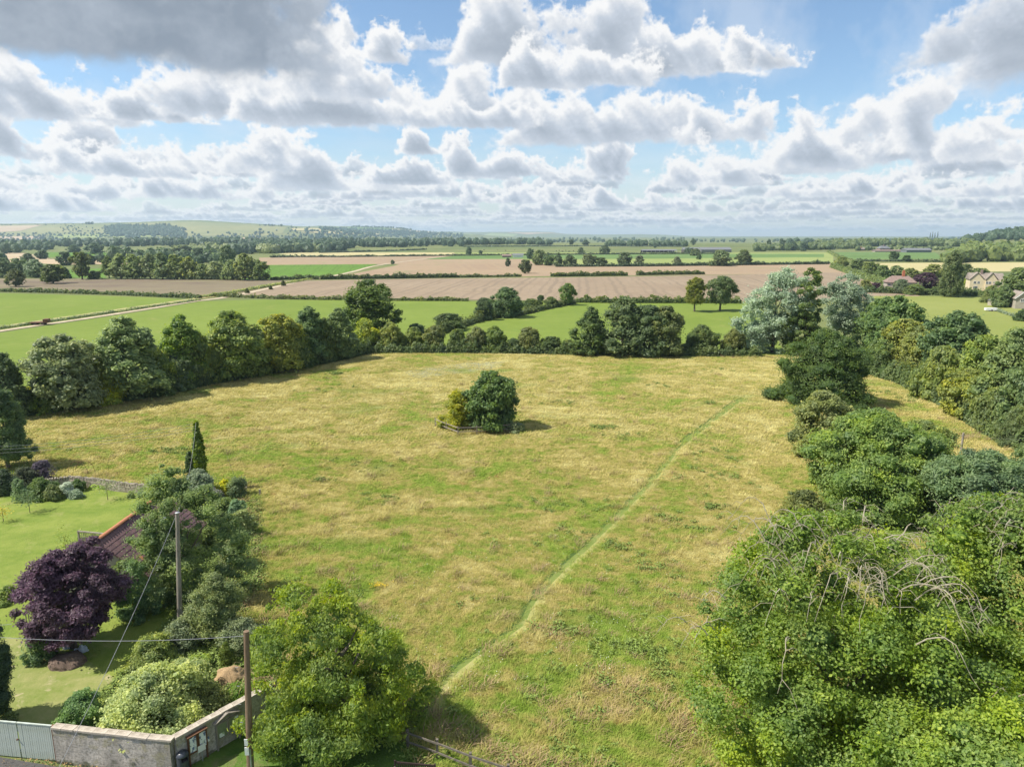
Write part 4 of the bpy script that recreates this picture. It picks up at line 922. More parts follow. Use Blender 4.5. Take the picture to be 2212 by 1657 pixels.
hedge('long thin hedge joining the trees behind the tan field', [(1200, 577), (1400, 576), (1640, 573), (1790, 571)], 2.2, 3, (.045, .07, .034), 1.0, 9, group=hg)
hedge('thin hedge between wheat and dull green fields', [(735, 556), (900, 554), (985, 553)], 1.8, 3, (.05, .075, .035), 1.2, 10, group=hg)
hedge('thin dark hedge before the far wheat field', [(690, 547), (860, 543), (920, 540)], 2.2, 4, (.05, .075, .045), 1.4, 11, group=hg)
hedge('broken hedge before the wheat at the left', [(585, 557), (640, 556), (735, 556)], 2.0, 3.5, (.05, .075, .04), 1.3, 12, rag=.5, group=hg)
hedge('hedge along the foot of the cattle pasture', [(985, 553), (1200, 551), (1480, 549), (1560, 549)], 1.8, 3, (.055, .08, .04), 1.2, 13, group=hg)
hedge('thin hedge across the top of the cattle pasture', [(1000, 534), (1250, 533), (1480, 534)], 1.8, 4, (.05, .075, .05), 1.8, 14, group=hg)
hedge('hedge bordering the road that comes down to the houses', [(1790, 545), (1810, 556), (1850, 572)], 2.2, 4, (.075, .115, .04), .9, 15, group=hg)
hedge('hedge above the pale wheat field at the right', [(1850, 565), (1960, 566), (2060, 567)], 2.0, 3, (.05, .08, .035), .9, 16, group=hg)
hedge('dark garden hedge closing the mown pasture', [(1862, 632), (1960, 635), (2040, 638), (2110, 640)], 2.6, 3, (.045, .08, .028), .4, 17)
hedge('trimmed garden hedge in front of the gabled house', [(2065, 635), (2120, 638), (2160, 642)], 2.2, 2.4, (.06, .10, .032), .35, 18)
hedge('sloping field hedge left of the red chimney house', [(1800, 578), (1840, 592), (1880, 606), (1925, 618)], 2.4, 5, (.075, .12, .042), .6, 19, rag=.5)
hedge('dark undergrowth along the foot of the left hedgerow', [(-40, 912), (60, 895), (200, 876), (320, 856), (440, 832), (560, 810), (700, 784), (790, 764)], 2.4, 3.2, (.040, .072, .026), .22, 20, rag=.35)
hedge('dark undergrowth along the far edge of the meadow', [(790, 762), (950, 762), (1100, 763), (1240, 766), (1470, 769), (1640, 770)], 1.6, 2.6, (.050, .085, .028), .24, 21, rag=.45)
hedge('undergrowth below the trees on the right side', [(1860, 800), (1960, 830), (2060, 880), (2130, 925), (2190, 960), (2260, 990)], 2.2, 3.4, (.060, .10, .034), .2, 22, rag=.4)
hedge('side hedge of bramble running to the stubble field', [(868, 746), (950, 722), (1010, 702), (1050, 690), (1120, 682), (1180, 668), (1240, 656)], 1.6, 2.4, (.060, .09, .032), .3, 23, rag=.5)
hedge('dry grassy bank beside the farm track', [(-100, 728), (0, 711), (150, 690), (300, 668), (430, 649)], .7, 2.0, (.155, .19, .09), .25, 24, 'grass_bank', 3, 'grass bank')
hedge('green tufted bank along the track by the stubble', [(440, 643), (520, 630), (600, 616), (680, 603)], .8, 3.0, (.15, .19, .07), .35, 25, 'grass_bank', 3, 'grass bank')
for x, y, w, lb in [(534, 634, 11, 'small round bush on the track bank, nearest the pasture'), (585, 626, 9, 'small round bush on the track bank, second one'), (612, 618, 12, 'small round bush on the track bank, farthest one'), (845, 600, 14, 'tiny bush at the track corner')]:
    if y != 600: tree(x, y, y - w, w, 'bush', (.06, .09, .03), lb, 'bush', 'bush', 'bushes on the track bank', low=0)
# ---------------------------------------------------------------- trees around the garden and the big near trees
def near_tree(x, yb, yt, wpx, kind, color, label, n, leaf, seed, name='tree', cat='tree', ncl=120, r0=.19, asp=.5, low=.1, droop=.3, up=.4, core=.74, trunk=True, lean=0, wy=None, g=None, H=None, W=None, rag=.3, group=None, lobes=None, env=.2):
    color = fixc(color); g = g or P(x, yb); H = H or height_at(g, yt); W = W or wpx * depth(g, H * .5) / FPX / 2; ncl = int(ncl * 1.5); r0 = r0 * .84
    # leaf size is in metres; the mesh is built at real size
    rng = np.random.default_rng(seed); cl = clumps(kind, ncl, rng, r0)
    S = np.array([W, wy or W, H * (1 - low)])
    if lobes:   # (dx, dy, z0, half width, height) in metres, clumps shared by size
        out_ = []; ww = np.array([l[3] ** 2 for l in lobes]); pick = rng.choice(len(lobes), len(cl), p=ww / ww.sum())
        for (c, r), q in zip(cl, pick):
            dx, dy, z0, lw, lh = lobes[q]; out_.append((c * np.array([lw, lw, lh]) + np.array([dx, dy, z0]), r * np.array([lw, lw, lw * 1.1]) * (W / lw) ** .5))
        cl = out_
    else: cl = [(c * S + np.array([lean * c[2], 0, low * H]), r * np.array([W, W, W * 1.1])) for c, r in cl]
    w = np.array([c[1][0] ** 2 for c in cl]); w /= w.sum(); k = rng.choice(len(cl), n, p=w)
    Cc = np.array([c[0] for c in cl])[k]; R = np.array([c[1] for c in cl])[k]
    out = unit(Cc - np.array([0, 0, H * .4]))
    d = unit(rng.normal(size=(n, 3)) + out * .8 + np.array([0, 0, .25]))
    j = rng.integers(0, 12, n); sub = unit(rng.normal(size=(len(cl), 12, 3)) + np.array([0, 0, .3]))[k, j]
    d = unit(d + sub * .9); rad = rng.uniform(.5, 1.0, n) ** .6 + rng.exponential(rag * .3, n)
    C = Cc + d * R * rad[:, None]; C[:, 2] = np.maximum(C[:, 2], .05)
    Nn = unit(d * .6 + np.array([0, 0, up]) + rng.normal(size=(n, 3)) * .5)
    if env and not lobes:
        ne = int(n * env); Ce, Ne, te = envelope(kind, ne, rng, S); C[:ne] = Ce + np.array([0, 0, low * H]); C[:ne, 2] = np.maximum(C[:ne, 2], .05); Nn[:ne] = unit(Ne + rng.normal(size=(ne, 3)) * .55)
    V, F = leaves(C, Nn, np.full(n, leaf), rng, asp, droop)
    tone = rng.uniform(0, 1, len(cl))[k]; rl = np.clip(.6 * rng.uniform(0, 1, n) + .4 * tone, 0, 1)
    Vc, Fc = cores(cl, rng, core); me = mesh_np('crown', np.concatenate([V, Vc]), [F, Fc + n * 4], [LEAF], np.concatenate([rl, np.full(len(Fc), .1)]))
    if not trunk:
        o = inst(name, me, None, g, color=color); setp(o, label, cat, group); return o, cl, H, W, g
    t = empty(name, g); setp(t, label, cat, group)
    inst('crown', me, t, color=color)
    inst('trunk', TR[seed % 3], t, (0, 0, 0), (0, 0, seed), (min(H, 2 * W) * .62, min(H, 2 * W) * .62, H * .95))
    return t, cl, H, W, g
def twigs(parent, cl, H, W, seed, n=30, matl=BAREWOOD, name='bare_branch', reach=1.0, arch=1.0, r=.035, azr=None):
    """bare limbs that arch out of the crown top and droop, each with a few side twigs"""
    g = random.Random(seed)
    for i in range(n):
        a = g.uniform(0, 6.28) if azr is None else g.uniform(*azr); s = g.uniform(.05, .5 if i % 2 else .92) * W * reach; z = H * g.uniform(.86, .97) * math.sqrt(max(.1, 1 - (.62 if i % 2 else .78) * (s / W) ** 2))
        p = Vector((math.cos(a) * s, math.sin(a) * s, z)); L = g.uniform(.9, 2.3)
        h = Vector((math.cos(a + g.uniform(-.6, .6)), math.sin(a + g.uniform(-.6, .6)), 0)); mb = MB(); pts = []
        up = g.uniform(.5, 1.2)
        for q in range(8):
            t = q / 7; pts.append(p + h * L * t * .9 + Vector((g.uniform(-.05, .05), g.uniform(-.05, .05), arch * (up * L * .55 * math.sin(min(1, t * 1.15) * 2.5) - .5 * L * t * t))))
        mb.tube(pts, [r * (1.15 - .95 * q / 7) for q in range(8)], 5)
        for b in range(g.randint(3, 6)):
            k = g.randint(2, 6); o = pts[k]; dd = Vector((g.uniform(-1, 1), g.uniform(-1, 1), g.uniform(-.3, .5))).normalized(); l = g.uniform(.35, .95)
            mb.tube([o, o + dd * l * .5 + Vector((0, 0, .05)), o + dd * l + Vector((0, 0, -.28 * l))], [r * .45, r * .35, r * .15], 4)
        mb.build(name, matl, parent)
# broad cherry-like tree in the lower middle
T1, cl1, H1, W1, g1 = near_tree(742, 1590, 1262, 372, 'round', (.100, .168, .034), 'large green and yellowing tree beside the wooden pole in the foreground', 52000, .092, 21, 'cherry_tree', ncl=110, r0=.21, core=.45, lobes=[(-1.3, 0, .5, 2.7, 6.9), (-2.4, .3, .3, 1.7, 6.6), (.9, -.2, .4, 2.7, 5.2), (2.5, .2, .5, 1.9, 3.9), (-.4, -1.7, .3, 2.4, 4.0), (-2.6, -1.0, .4, 1.6, 4.2), (-.3, .8, 1.5, 1.8, 5.6)], asp=.42, low=.06, droop=.9, up=.25, rag=.5)
# big beeches in the lower right corner
T2, cl2, H2, W2, g2 = near_tree(0, 0, 0, 0, 'round', (.080, .148, .026), 'huge beech with bare arching branches filling the lower right corner', 175000, .070, 33, 'beech_tree', ncl=290, r0=.155, core=.42, lobes=[(.3, .2, .5, 5.3, 11.2), (-2.6, -.6, .2, 3.7, 7.6), (-2.0, 2.0, .5, 3.5, 10.0), (2.4, -2.0, .3, 4.0, 9.0), (.2, 4.0, .5, 3.6, 9.8), (-.8, -3.6, .2, 3.4, 6.6), (3.8, 2.0, .3, 3.4, 9.6)], asp=.62, low=.04, up=.5, droop=.2, g=Vector((12.5, 24.6, 0)), H=11.7, W=6.35, rag=.45)
twigs(T2, cl2, H2, W2, 5, 84, r=.021)
T3, cl3, H3, W3, g3 = near_tree(0, 0, 0, 0, 'round', (.080, .146, .028), 'second large beech cut by the right edge of the picture', 105000, .074, 35, 'beech_tree', ncl=200, r0=.165, core=.45, asp=.62, low=.04, up=.5, g=Vector((21.3, 26.5, 0)), H=11.6, W=5.8, rag=.45)
twigs(T3, cl3, H3, W3, 6, 46, r=.021, azr=(2, 5))
T3b, _, _, _, _ = near_tree(0, 0, 0, 0, 'round', (.092, .165, .030), 'near green tree filling the bottom right corner below the beeches', 85000, .068, 36, 'tree', ncl=160, r0=.18, core=.45, asp=.62, low=.0, g=Vector((15.2, 18.4, 0)), H=7.8, W=5.3, rag=.45)
near_tree(1880, 1092, 893, 322, 'spread', (.090, .158, .040), 'large light green maple halfway up the right side', 52000, .12, 37, 'maple_tree', ncl=150, r0=.17, low=.02)
near_tree(1768, 992, 850, 140, 'round', (.150, .150, .052), 'brownish sycamore crown in front of the dark hornbeam', 20000, .15, 38, 'sycamore_tree', ncl=70, r0=.22, low=.02)
near_tree(2105, 1150, 982, 250, 'round', (.080, .135, .060), 'grey green tree between the light maple and the beeches', 36000, .12, 39, ncl=110, low=.0)
near_tree(1735, 1125, 1065, 110, 'bush', (.085, .115, .035), 'olive bush at the left foot of the light maple', 9000, .12, 40, 'bush', 'bush', ncl=40, r0=.26, low=0, trunk=False)
near_tree(2240, 1100, 950, 130, 'round', (.085, .14, .055), 'grey green tree cut by the right edge above the beeches', 16000, .13, 41, ncl=60)
near_tree(1990, 1000, 915, 150, 'bush', (.105, .155, .045), 'light green bushy growth behind the light maple', 14000, .13, 42, 'bush', 'bush', ncl=50, trunk=False)
# silver poplars and their dark neighbours
near_tree(1668, 762, 588, 128, 'round', SV, 'tall silver leaved poplar, the left one', 30000, .20, 90, 'poplar_tree', ncl=150, r0=.17, asp=.7, droop=.1, rag=1.2, core=.3, lobes=[(0, 0, 3.5, 5.2, 11.5), (-3.4, 0, 2.5, 4.2, 9.5), (2.6, .5, 5, 4.2, 11), (-5.6, -.5, .3, 3.2, 7.5), (-1, -1, .3, 3.2, 6), (5, 0, 8, 3, 6.5)])
near_tree(1822, 752, 606, 100, 'round', SV2, 'second silver leaved poplar, greyer and further right', 22000, .20, 91, 'poplar_tree', ncl=120, r0=.17, asp=.7, droop=.1, rag=1.2, core=.3, lobes=[(0, 0, 3.5, 4.6, 11), (-3.0, 0, 5, 3.4, 8), (3.2, .5, 3, 3.8, 8.5), (.5, 0, 1, 2.5, 7)])
near_tree(1735, 766, 580, 84, 'tall', (.070, .120, .036), 'deep green ivy clad tree between the two silver poplars', 22000, .19, 92, 'tree', ncl=110, r0=.2, rag=.5, low=0, lobes=[(0, 0, 0, 3.6, 16.4), (1.6, .4, 4, 3.2, 12), (-1.4, -.6, 0, 4.6, 8.5)])
near_tree(1628, 763, 695, 60, 'round', SV, 'low silver leaved poplar sucker at the left foot of the tall one', 7000, .19, 93, 'poplar_tree', ncl=50, r0=.22, asp=.7, rag=1.2, core=.3, low=0)
near_tree(1590, 764, 718, 60, 'bush', (.085, .115, .042), 'bush beside the foot of the silver poplars', 5000, .2, 94, 'bush', 'bush', ncl=36, low=0, trunk=False)
near_tree(1775, 874, 716, 218, 'spread', (.046, .090, .024), 'broad dark hornbeam with layered branches standing in the meadow', 46000, .15, 95, 'hornbeam_tree', ncl=150, r0=.17, asp=.42, low=0, rag=.45, droop=.35, core=.75, env=.28)
# the fenced clump in the meadow
near_tree(1062, 925, 806, 122, 'bush', (.058, .112, .036), 'dense dark chestnut inside the small fenced enclosure', 26000, .18, 43, 'chestnut_tree', ncl=80, r0=.22, asp=.6, low=.04, env=.08, rag=.6)
near_tree(988, 926, 848, 72, 'bush', (.135, .180, .028), 'yellow green young maple inside the small fenced enclosure', 11000, .13, 44, 'maple_tree', ncl=45, r0=.25, low=.02, env=.05, rag=.9)
near_tree(1108, 932, 915, 60, 'bush', (.16, .15, .075), 'dead brown weeds at the right end of the enclosure', 1600, .13, 45, 'weeds', 'weeds', ncl=14, r0=.3, low=0, trunk=False)
# garden
near_tree(160, 1402, 1174, 232, 'round', (.070, .044, .054), 'purple leaved plum tree on the lawn', 34000, .085, 46, 'plum_tree', ncl=110, r0=.2, lobes=[(-.1, 0, 1.0, 2.25, 4.7), (1.4, .3, 1.6, 1.55, 3.9), (-1.5, 0, 1.2, 1.5, 3.3), (.3, -.7, .9, 1.8, 3.6), (.6, .9, 1.7, 1.8, 4.2)], asp=.55, low=.14, droop=.2, rag=.6)
near_tree(405, 1300, 1070, 236, 'tall', (.100, .158, .060), 'tall loose green tree in front of the tiled garage roof', 36000, .082, 47, 'ash_tree', ncl=130, r0=.18, asp=.4, low=.0, droop=.5, rag=.9, lobes=[(-.2, 0, .6, 2.6, 7.4), (-1.9, -.1, .1, 2.1, 6.4), (1.6, 0, .2, 2.4, 7.2), (-.4, -.4, .0, 2.4, 5.0), (2.7, .2, .0, 1.8, 5.4), (-.6, .2, 2, 2.3, 6.8)])
near_tree(470, 1385, 1245, 130, 'bush', (.105, .150, .060), 'paler scrubby tree right of the grey pole', 16000, .075, 48, 'shrub', 'shrub', ncl=60, r0=.22, asp=.35, low=0, rag=.9, trunk=False)
near_tree(520, 1405, 1345, 110, 'bush', (.130, .165, .085), 'grey green bramble heap left of the cherry tree', 11000, .07, 49, 'bramble', 'shrub', ncl=44, r0=.26, low=0, trunk=False, rag=.7)
near_tree(400, 1400, 1340, 110, 'bush', (.110, .150, .080), 'grey green bramble heap around the foot of the grey pole', 12000, .07, 50, 'bramble', 'shrub', ncl=44, r0=.26, low=0, trunk=False, rag=.7)
near_tree(300, 1340, 1212, 92, 'bush', (.075, .14, .055), 'green shrub between the plum tree and the loose green tree', 8000, .075, 51, 'shrub', 'shrub', ncl=34, r0=.26, low=0, trunk=False)
near_tree(272, 1300, 1212, 62, 'bush', (.085, .14, .045), 'climbing shrub against the end wall of the garden building', 6000, .075, 151, 'shrub', 'shrub', ncl=30, r0=.26, low=0, trunk=False)
near_tree(95, 1425, 1350, 80, 'bush', (.080, .14, .055), 'green shrub tucked under the left of the plum tree', 7000, .07, 52, 'shrub', 'shrub', ncl=30, r0=.26, low=0, trunk=False)
near_tree(333, 1440, 1378, 115, 'bush', (.115, .170, .050), 'mid green shrub on the lawn edge above the pale shrub', 11000, .065, 53, 'shrub', 'shrub', ncl=40, r0=.26, low=0, trunk=False, rag=.6)
near_tree(345, 1566, 1452, 262, 'bush', (.215, .250, .095), 'large pale variegated shrub spilling over the roadside wall', 40000, .062, 54, 'shrub', 'shrub', ncl=110, r0=.2, asp=.7, low=0, trunk=False, rag=.5, droop=.1)
near_tree(185, 1568, 1498, 112, 'bush', (.075, .150, .055), 'dark green shrub left of the pale variegated one', 14000, .06, 55, 'shrub', 'shrub', ncl=44, r0=.26, low=0, trunk=False)
near_tree(455, 1535, 1478, 105, 'bush', (.125, .165, .060), 'loose shrub right of the pale variegated one', 10000, .06, 56, 'shrub', 'shrub', ncl=36, r0=.25, low=0, trunk=False, rag=.8)
near_tree(505, 1520, 1488, 95, 'bush', (.085, .17, .035), 'bright green weeds behind the notice board wall', 7000, .06, 57, 'weeds', 'weeds', ncl=30, r0=.3, low=0, trunk=False)
near_tree(430, 1460, 1420, 70, 'bush', (.12, .20, .05), 'low green weeds left of the small conifer', 5000, .06, 58, 'weeds', 'weeds', ncl=24, r0=.3, low=0, trunk=False)
near_tree(491, 1444, 1388, 34, 'tall', (.075, .125, .025), 'small upright conifer near the straw heap', 7000, .05, 59, 'conifer', 'conifer', ncl=40, r0=.3, asp=.3, low=0)
near_tree(-6, 1562, 1305, 42, 'tall', (.035, .065, .030), 'dark clipped column conifer at the left edge of the picture', 26000, .06, 60, 'conifer', 'conifer', ncl=160, r0=.45, asp=.35, low=0, W=.95)
near_tree(20, 1300, 1268, 60, 'bush', (.10, .16, .05), 'thin light shrub left of the plum tree', 4000, .07, 61, 'shrub', 'shrub', ncl=20, r0=.28, low=0, trunk=False)
near_tree(22, 1565, 1530, 34, 'bush', (.09, .13, .06), 'small shrub beside the gate by the column conifer', 2600, .05, 62, 'shrub', 'shrub', ncl=14, r0=.3, low=0, trunk=False)
# ivy on the old pole
near_tree(437, 1060, 909, 44, 'column', (.075, .135, .022), 'tall ivy covered pole at the garden corner', 16000, .10, 63, 'ivy_column', 'ivy', ncl=110, r0=.24, asp=.7, low=0)
near_tree(418, 1060, 975, 40, 'tall', (.04, .075, .028), 'dark cypress leaning on the ivy covered pole', 6000, .10, 64, 'cypress', 'conifer', ncl=34, r0=.3, asp=.4, low=0, trunk=False)
near_tree(432, 1078, 1018, 90, 'bush', (.115, .155, .10), 'grey leaved shrub at the foot of the ivy covered pole', 8000, .10, 65, 'shrub', 'shrub', ncl=34, r0=.26, low=0, trunk=False)
gb = 'shrubs in the garden border'
for x, yb, yt, w, c, lb in [
    (12, 1068, 1018, 70, (.035, .06, .03), 'very dark shrub at the left edge of the garden'),
    (60, 1052, 1012, 60, (.055, .07, .04), 'dull dark shrub left of the buddleia'),
    (95, 1042, 998, 56, (.075, .06, .075), 'buddleia with purplish spikes beside the stone wall'),
    (45, 1085, 1035, 34, (.08, .135, .065), 'small pale tree in the dark border'),
    (90, 1078, 1036, 62, (.055, .105, .03), 'rounded dark green shrub left in the border group'),
    (118, 1080, 1048, 46, (.09, .13, .05), 'mixed green shrub in the middle of the border group'),
    (148, 1074, 1042, 36, (.24, .28, .22), 'domed silver leaved shrub in the border group'),
    (166, 1078, 1058, 30, (.15, .20, .14), 'smaller greyish dome right of the silver shrub'),
    (170, 1062, 1038, 36, (.06, .12, .03), 'green shrub behind the silver shrub'),
    (335, 1062, 1030, 44, (.085, .12, .055), 'loose green shrub on the stone wall'),
    (375, 1062, 1034, 50, (.065, .125, .035), 'fresh green shrub left of the ivy covered pole'),
    (392, 1088, 1054, 40, (.22, .24, .12), 'cream flowering hydrangea below the ivy covered pole'),
    (460, 1085, 1052, 46, (.14, .15, .12), 'greyish perennial clump right of the ivy covered pole'),
    (487, 1075, 1038, 34, (.24, .25, .045), 'yellow leaved shrub near the meadow fence post'),
    (512, 1075, 1032, 50, (.075, .115, .055), 'dark green shrub right of the yellow leaved one'),
    (470, 1120, 1075, 70, (.085, .14, .045), 'bushy greenery below the garden corner'),
    (515, 1130, 1080, 50, (.10, .17, .09), 'grey green herb clump by the meadow edge'),
    (480, 1175, 1110, 76, (.075, .12, .04), 'scrubby bush right of the loose green tree top'),
    (525, 1160, 1105, 60, (.20, .20, .085), 'dry grassy scrub along the meadow edge'),
    (505, 1230, 1165, 70, (.12, .15, .06), 'olive scrub between the loose tree and the meadow'),
    (283, 1078, 1062, 16, (.16, .22, .09), 'small potted looking shrub on the lawn')]:
    near_tree(x, yb, yt, w, 'bush', c, lb, int(900 + w * 75), .085, x + 70, 'shrub', 'shrub', ncl=10 + w // 3, r0=.3, low=0, trunk=False, group=gb, rag=.6)
# bright herb border at the foot of the stone wall
hedge('bright green herb strip along the foot of the stone wall', [(205, 1052), (260, 1056), (320, 1062), (370, 1068)], .55, 1.4, (.12, .23, .04), .10, 80, 'herb_border', 2.5, 'plants')
# young trees on the lawn
def sapling(x, yb, yt, label, color, w=.5, n=260):
    g = P(x, yb); H = height_at(g, yt); t = empty('young_tree', g); setp(t, label, 'young tree', 'young trees on the lawn')
    mb = MB(); mb.tube([(0, 0, 0), (.02, 0, H * .5), (0, .02, H * .95)], [.03, .022, .008], 6); mb.build('trunk', BARK, t)
    rng = np.random.default_rng(int(x)); C = rng.normal(size=(n, 3)) * [w * .5, w * .5, H * .18] + [0, 0, H * .72]
    V, F = leaves(C, unit(rng.normal(size=(n, 3)) + [0, 0, .5]), np.full(n, .07), rng); inst('crown', mesh_np('crown', V, F, [LEAF], rng.uniform(0, 1, n)), t, color=color)
sapling(233, 1082, 1036, 'young tree with a thin crown on the sunny lawn', (.12, .16, .07), .9, 300)
sapling(65, 1110, 1062, 'young tree in the shade of the lawn', (.08, .13, .06), .8, 500)
sapling(8, 1130, 1096, 'young yellowish tree at the left edge of the lawn', (.20, .23, .07), .6, 260)
sapling(148, 1235, 1150, 'slim sapling standing behind the plum tree', (.10, .16, .05), .5, 260)
# ---------------------------------------------------------------- meadow tufts
def blade_tuft(name, seed, n, h, spread, w=.022):
    rng = np.random.default_rng(seed); V, F, R = [], [], []
    for i in range(n):
        a = rng.uniform(0, 6.28); r = spread * math.sqrt(rng.uniform(0, 1)); b = np.array([math.cos(a) * r, math.sin(a) * r, -.02])
        lean = rng.uniform(.15, .95); la = rng.normal(.6, 1.0); d = np.array([math.cos(la) * lean, math.sin(la) * lean, 1.0]); d /= np.linalg.norm(d); L = h * rng.uniform(.5, 1.2)
        s = np.array([-math.sin(la), math.cos(la), 0]) * w * rng.uniform(.6, 1.4)
        k = len(V); m = b + d * L * .55; t = m + (d + np.array([math.cos(la) * .6, math.sin(la) * .6, -.55])) * L * .45
        V += [b - s, b + s, m + s * .8, m - s * .8, t]; F.append((k, k + 1, k + 2, k + 3)); R.append(rng.uniform()); T.append((k + 3, k + 2, k + 4)); R2.append(R[-1])
    Fa = np.array(F); Ta = np.array(T); rr = np.array(R + R2); T.clear(); R2.clear()
    return mesh_np(name, np.array(V), [Fa, Ta], [G_TUFT], rr)
T, R2 = [], []
def scatter(name, label, pts, scl, rot, meshes, kind='stuff'):
    src = bpy.data.collections.new(name + '_kinds')
    for m in meshes: src.objects.link(bpy.data.objects.new(m.name, m))
    me = bpy.data.meshes.new(name); me.vertices.add(len(pts)); me.vertices.foreach_set('co', np.asarray(pts, np.float32).ravel())
    for nm, ar in (('scl', scl), ('rot', rot)):
        at = me.attributes.new(nm, 'FLOAT', 'POINT'); at.data.foreach_set('value', np.asarray(ar, np.float32))
    me.update(); ob = bpy.data.objects.new(name, me); link(ob); setp(ob, label, kind=kind)
    ng = bpy.data.node_groups.new(name, 'GeometryNodeTree')
    ng.interface.new_socket('Geometry', in_out='INPUT', socket_type='NodeSocketGeometry'); ng.interface.new_socket('Geometry', in_out='OUTPUT', socket_type='NodeSocketGeometry')
    gi = ng.nodes.new('NodeGroupInput'); go = ng.nodes.new('NodeGroupOutput'); ci = ng.nodes.new('GeometryNodeCollectionInfo'); ci.inputs[0].default_value = src
    ci.inputs['Separate Children'].default_value = True; ci.inputs['Reset Children'].default_value = True
    ip = ng.nodes.new('GeometryNodeInstanceOnPoints'); ip.inputs['Pick Instance'].default_value = True
    na = ng.nodes.new('GeometryNodeInputNamedAttribute'); na.data_type = 'FLOAT'; na.inputs[0].default_value = 'scl'
    nr = ng.nodes.new('GeometryNodeInputNamedAttribute'); nr.data_type = 'FLOAT'; nr.inputs[0].default_value = 'rot'
    cx = ng.nodes.new('ShaderNodeCombineXYZ'); L = ng.links.new
    L(gi.outputs[0], ip.inputs['Points']); L(ci.outputs[0], ip.inputs['Instance']); L(nr.outputs[0], cx.inputs[2]); L(cx.outputs[0], ip.inputs['Rotation']); L(na.outputs[0], ip.inputs['Scale'])
    L(ip.outputs[0], go.inputs[0]); md = ob.modifiers.new('scatter', 'NODES'); md.node_group = ng; return ob
def meadow_points(n, dmin, dmax, seed, poly, pw=1.0, avoid=True):
    rng = np.random.default_rng(seed); out = []
    xs, ys = [p[0] for p in poly], [p[1] for p in poly]
    m = n * 3; d = dmin + (dmax - dmin) * rng.uniform(0, 1, m) ** pw; ang = rng.uniform(-.72, .72, m)
    x = np.sin(ang) * d; y = np.cos(ang) * d; k = inpoly(x, y, poly)
    if avoid:
        pw_ = np.array([(p.x, p.y) for p in PATH]); dd = np.full(m, 9e9)
        for a, b in zip(pw_[:-1], pw_[1:]):
            ab = b - a; t = np.clip(((x - a[0]) * ab[0] + (y - a[1]) * ab[1]) / (ab @ ab), 0, 1); dd = np.minimum(dd, np.hypot(x - a[0] - ab[0] * t, y - a[1] - ab[1] * t))
        k &= dd > .42 + rng.uniform(-.08, .12, m)
    x, y = x[k][:n], y[k][:n]; return np.stack([x, y, np.zeros_like(x)], -1), rng
TUFTS = [blade_tuft('grass_tuft', 60 + i, 22, .30, .30, .013) for i in range(4)]
pts, rng = meadow_points(90000, 22, 75, 3, MP, .8); pts[:, 2] = .02
scatter('meadow_tufts', 'tangled tufts of dry and green grass in the near meadow', pts, rng.uniform(.55, 1.3, len(pts)), rng.uniform(-.6, .6, len(pts)), TUFTS)
TUFTS2 = [blade_tuft('grass_tuft', 70 + i, 20, .34, .55, .026) for i in range(4)]
pts, rng = meadow_points(60000, 60, 152, 4, MP, .8); pts[:, 2] = .02
scatter('far_meadow_tufts', 'tangled tufts of dry and green grass in the far meadow', pts, rng.uniform(.6, 1.3, len(pts)), rng.uniform(-.6, .6, len(pts)), TUFTS2)
# tall seed heads here and there, along the path, by the fence and the wall
M_SEED = plain('seed_stalk', (.40, .30, .15), (.24, .17, .09), 1.0, .9, 0, .001, world=True)
TALL = [blade_tuft('tall_grass', 80 + i, 26, .75, .35, .014) for i in range(3)]
for me in TALL[:1]: me.materials[0] = M_SEED
tp = []; g = random.Random(5)
for x0, y0, x1, y1, n, s in [(930, 1585, 1250, 1690, 240, 1.2), (1000, 938, 1115, 934, 70, .5), (480, 1240, 560, 1380, 90, 1.2), (530, 1060, 560, 1220, 120, .9), (190, 1050, 300, 1052, 70, .4), (570, 806, 790, 764, 160, 1.0), (60, 898, 560, 812, 260, 1.0), (1500, 1500, 1520, 1640, 150, 1.8), (1700, 775, 1560, 772, 60, 1.5), (1880, 870, 2200, 985, 160, 3)]:
    for i in range(n):
        t = g.random(); p = P(x0 + (x1 - x0) * t, y0 + (y1 - y0) * t); tp.append((p.x + g.gauss(0, s * .6), p.y + g.gauss(0, s * .6), .0))
for i in range(500):
    p = P(g.uniform(100, 1600), g.uniform(800, 1600))
    if inpoly([p.x], [p.y], MP)[0]:
        for k in range(5): tp.append((p.x + g.gauss(0, .5), p.y + g.gauss(0, .5), 0))
scatter('tall_grass', 'taller seeding grass along the meadow edges', tp, [g.uniform(.6, 1.15) for _ in tp], [g.uniform(-1, 1) for _ in tp], TALL)

def weed_mesh(seed):
    rng = np.random.default_rng(seed); n = 46; C = rng.normal(size=(n, 3)) * [.17, .17, .07] + [0, 0, .16]
    V, F = leaves(C, unit(rng.normal(size=(n, 3)) * .6 + [0, 0, 1]), np.full(n, .075), rng, .5); return mesh_np('weed', V, F, [M_WEED], rng.uniform(0, 1, n))
M_WEED = plain('weed_leaf', (.20, .27, .06), (.15, .21, .045), 1.0, .7, 0, .001, world=True)
rng = np.random.default_rng(31); wc = []
while len(wc) < 1300:
    p = P(rng.uniform(60, 2100), rng.uniform(790, 1640)); 
    if not inpoly([p.x], [p.y], MP)[0]: continue
    m = int(rng.integers(3, 34)); sp = rng.uniform(.3, 1.6)
    for k in range(m): wc.append((p.x + rng.normal() * sp * 1.6, p.y + rng.normal() * sp, .03))
wc = [q for q in wc if min(math.hypot(q[0] - p.x, q[1] - p.y) for p in PATH) > .75]
scatter('meadow_weeds', 'patches of darker leafy weeds in the meadow', wc, rng.uniform(.5, 1.4, len(wc)), rng.uniform(0, 6.28, len(wc)), [weed_mesh(i) for i in range(3)])
BT = [blade_tuft('bed_tuft', 120 + i, 16, .30, .25, .016) for i in range(2)]
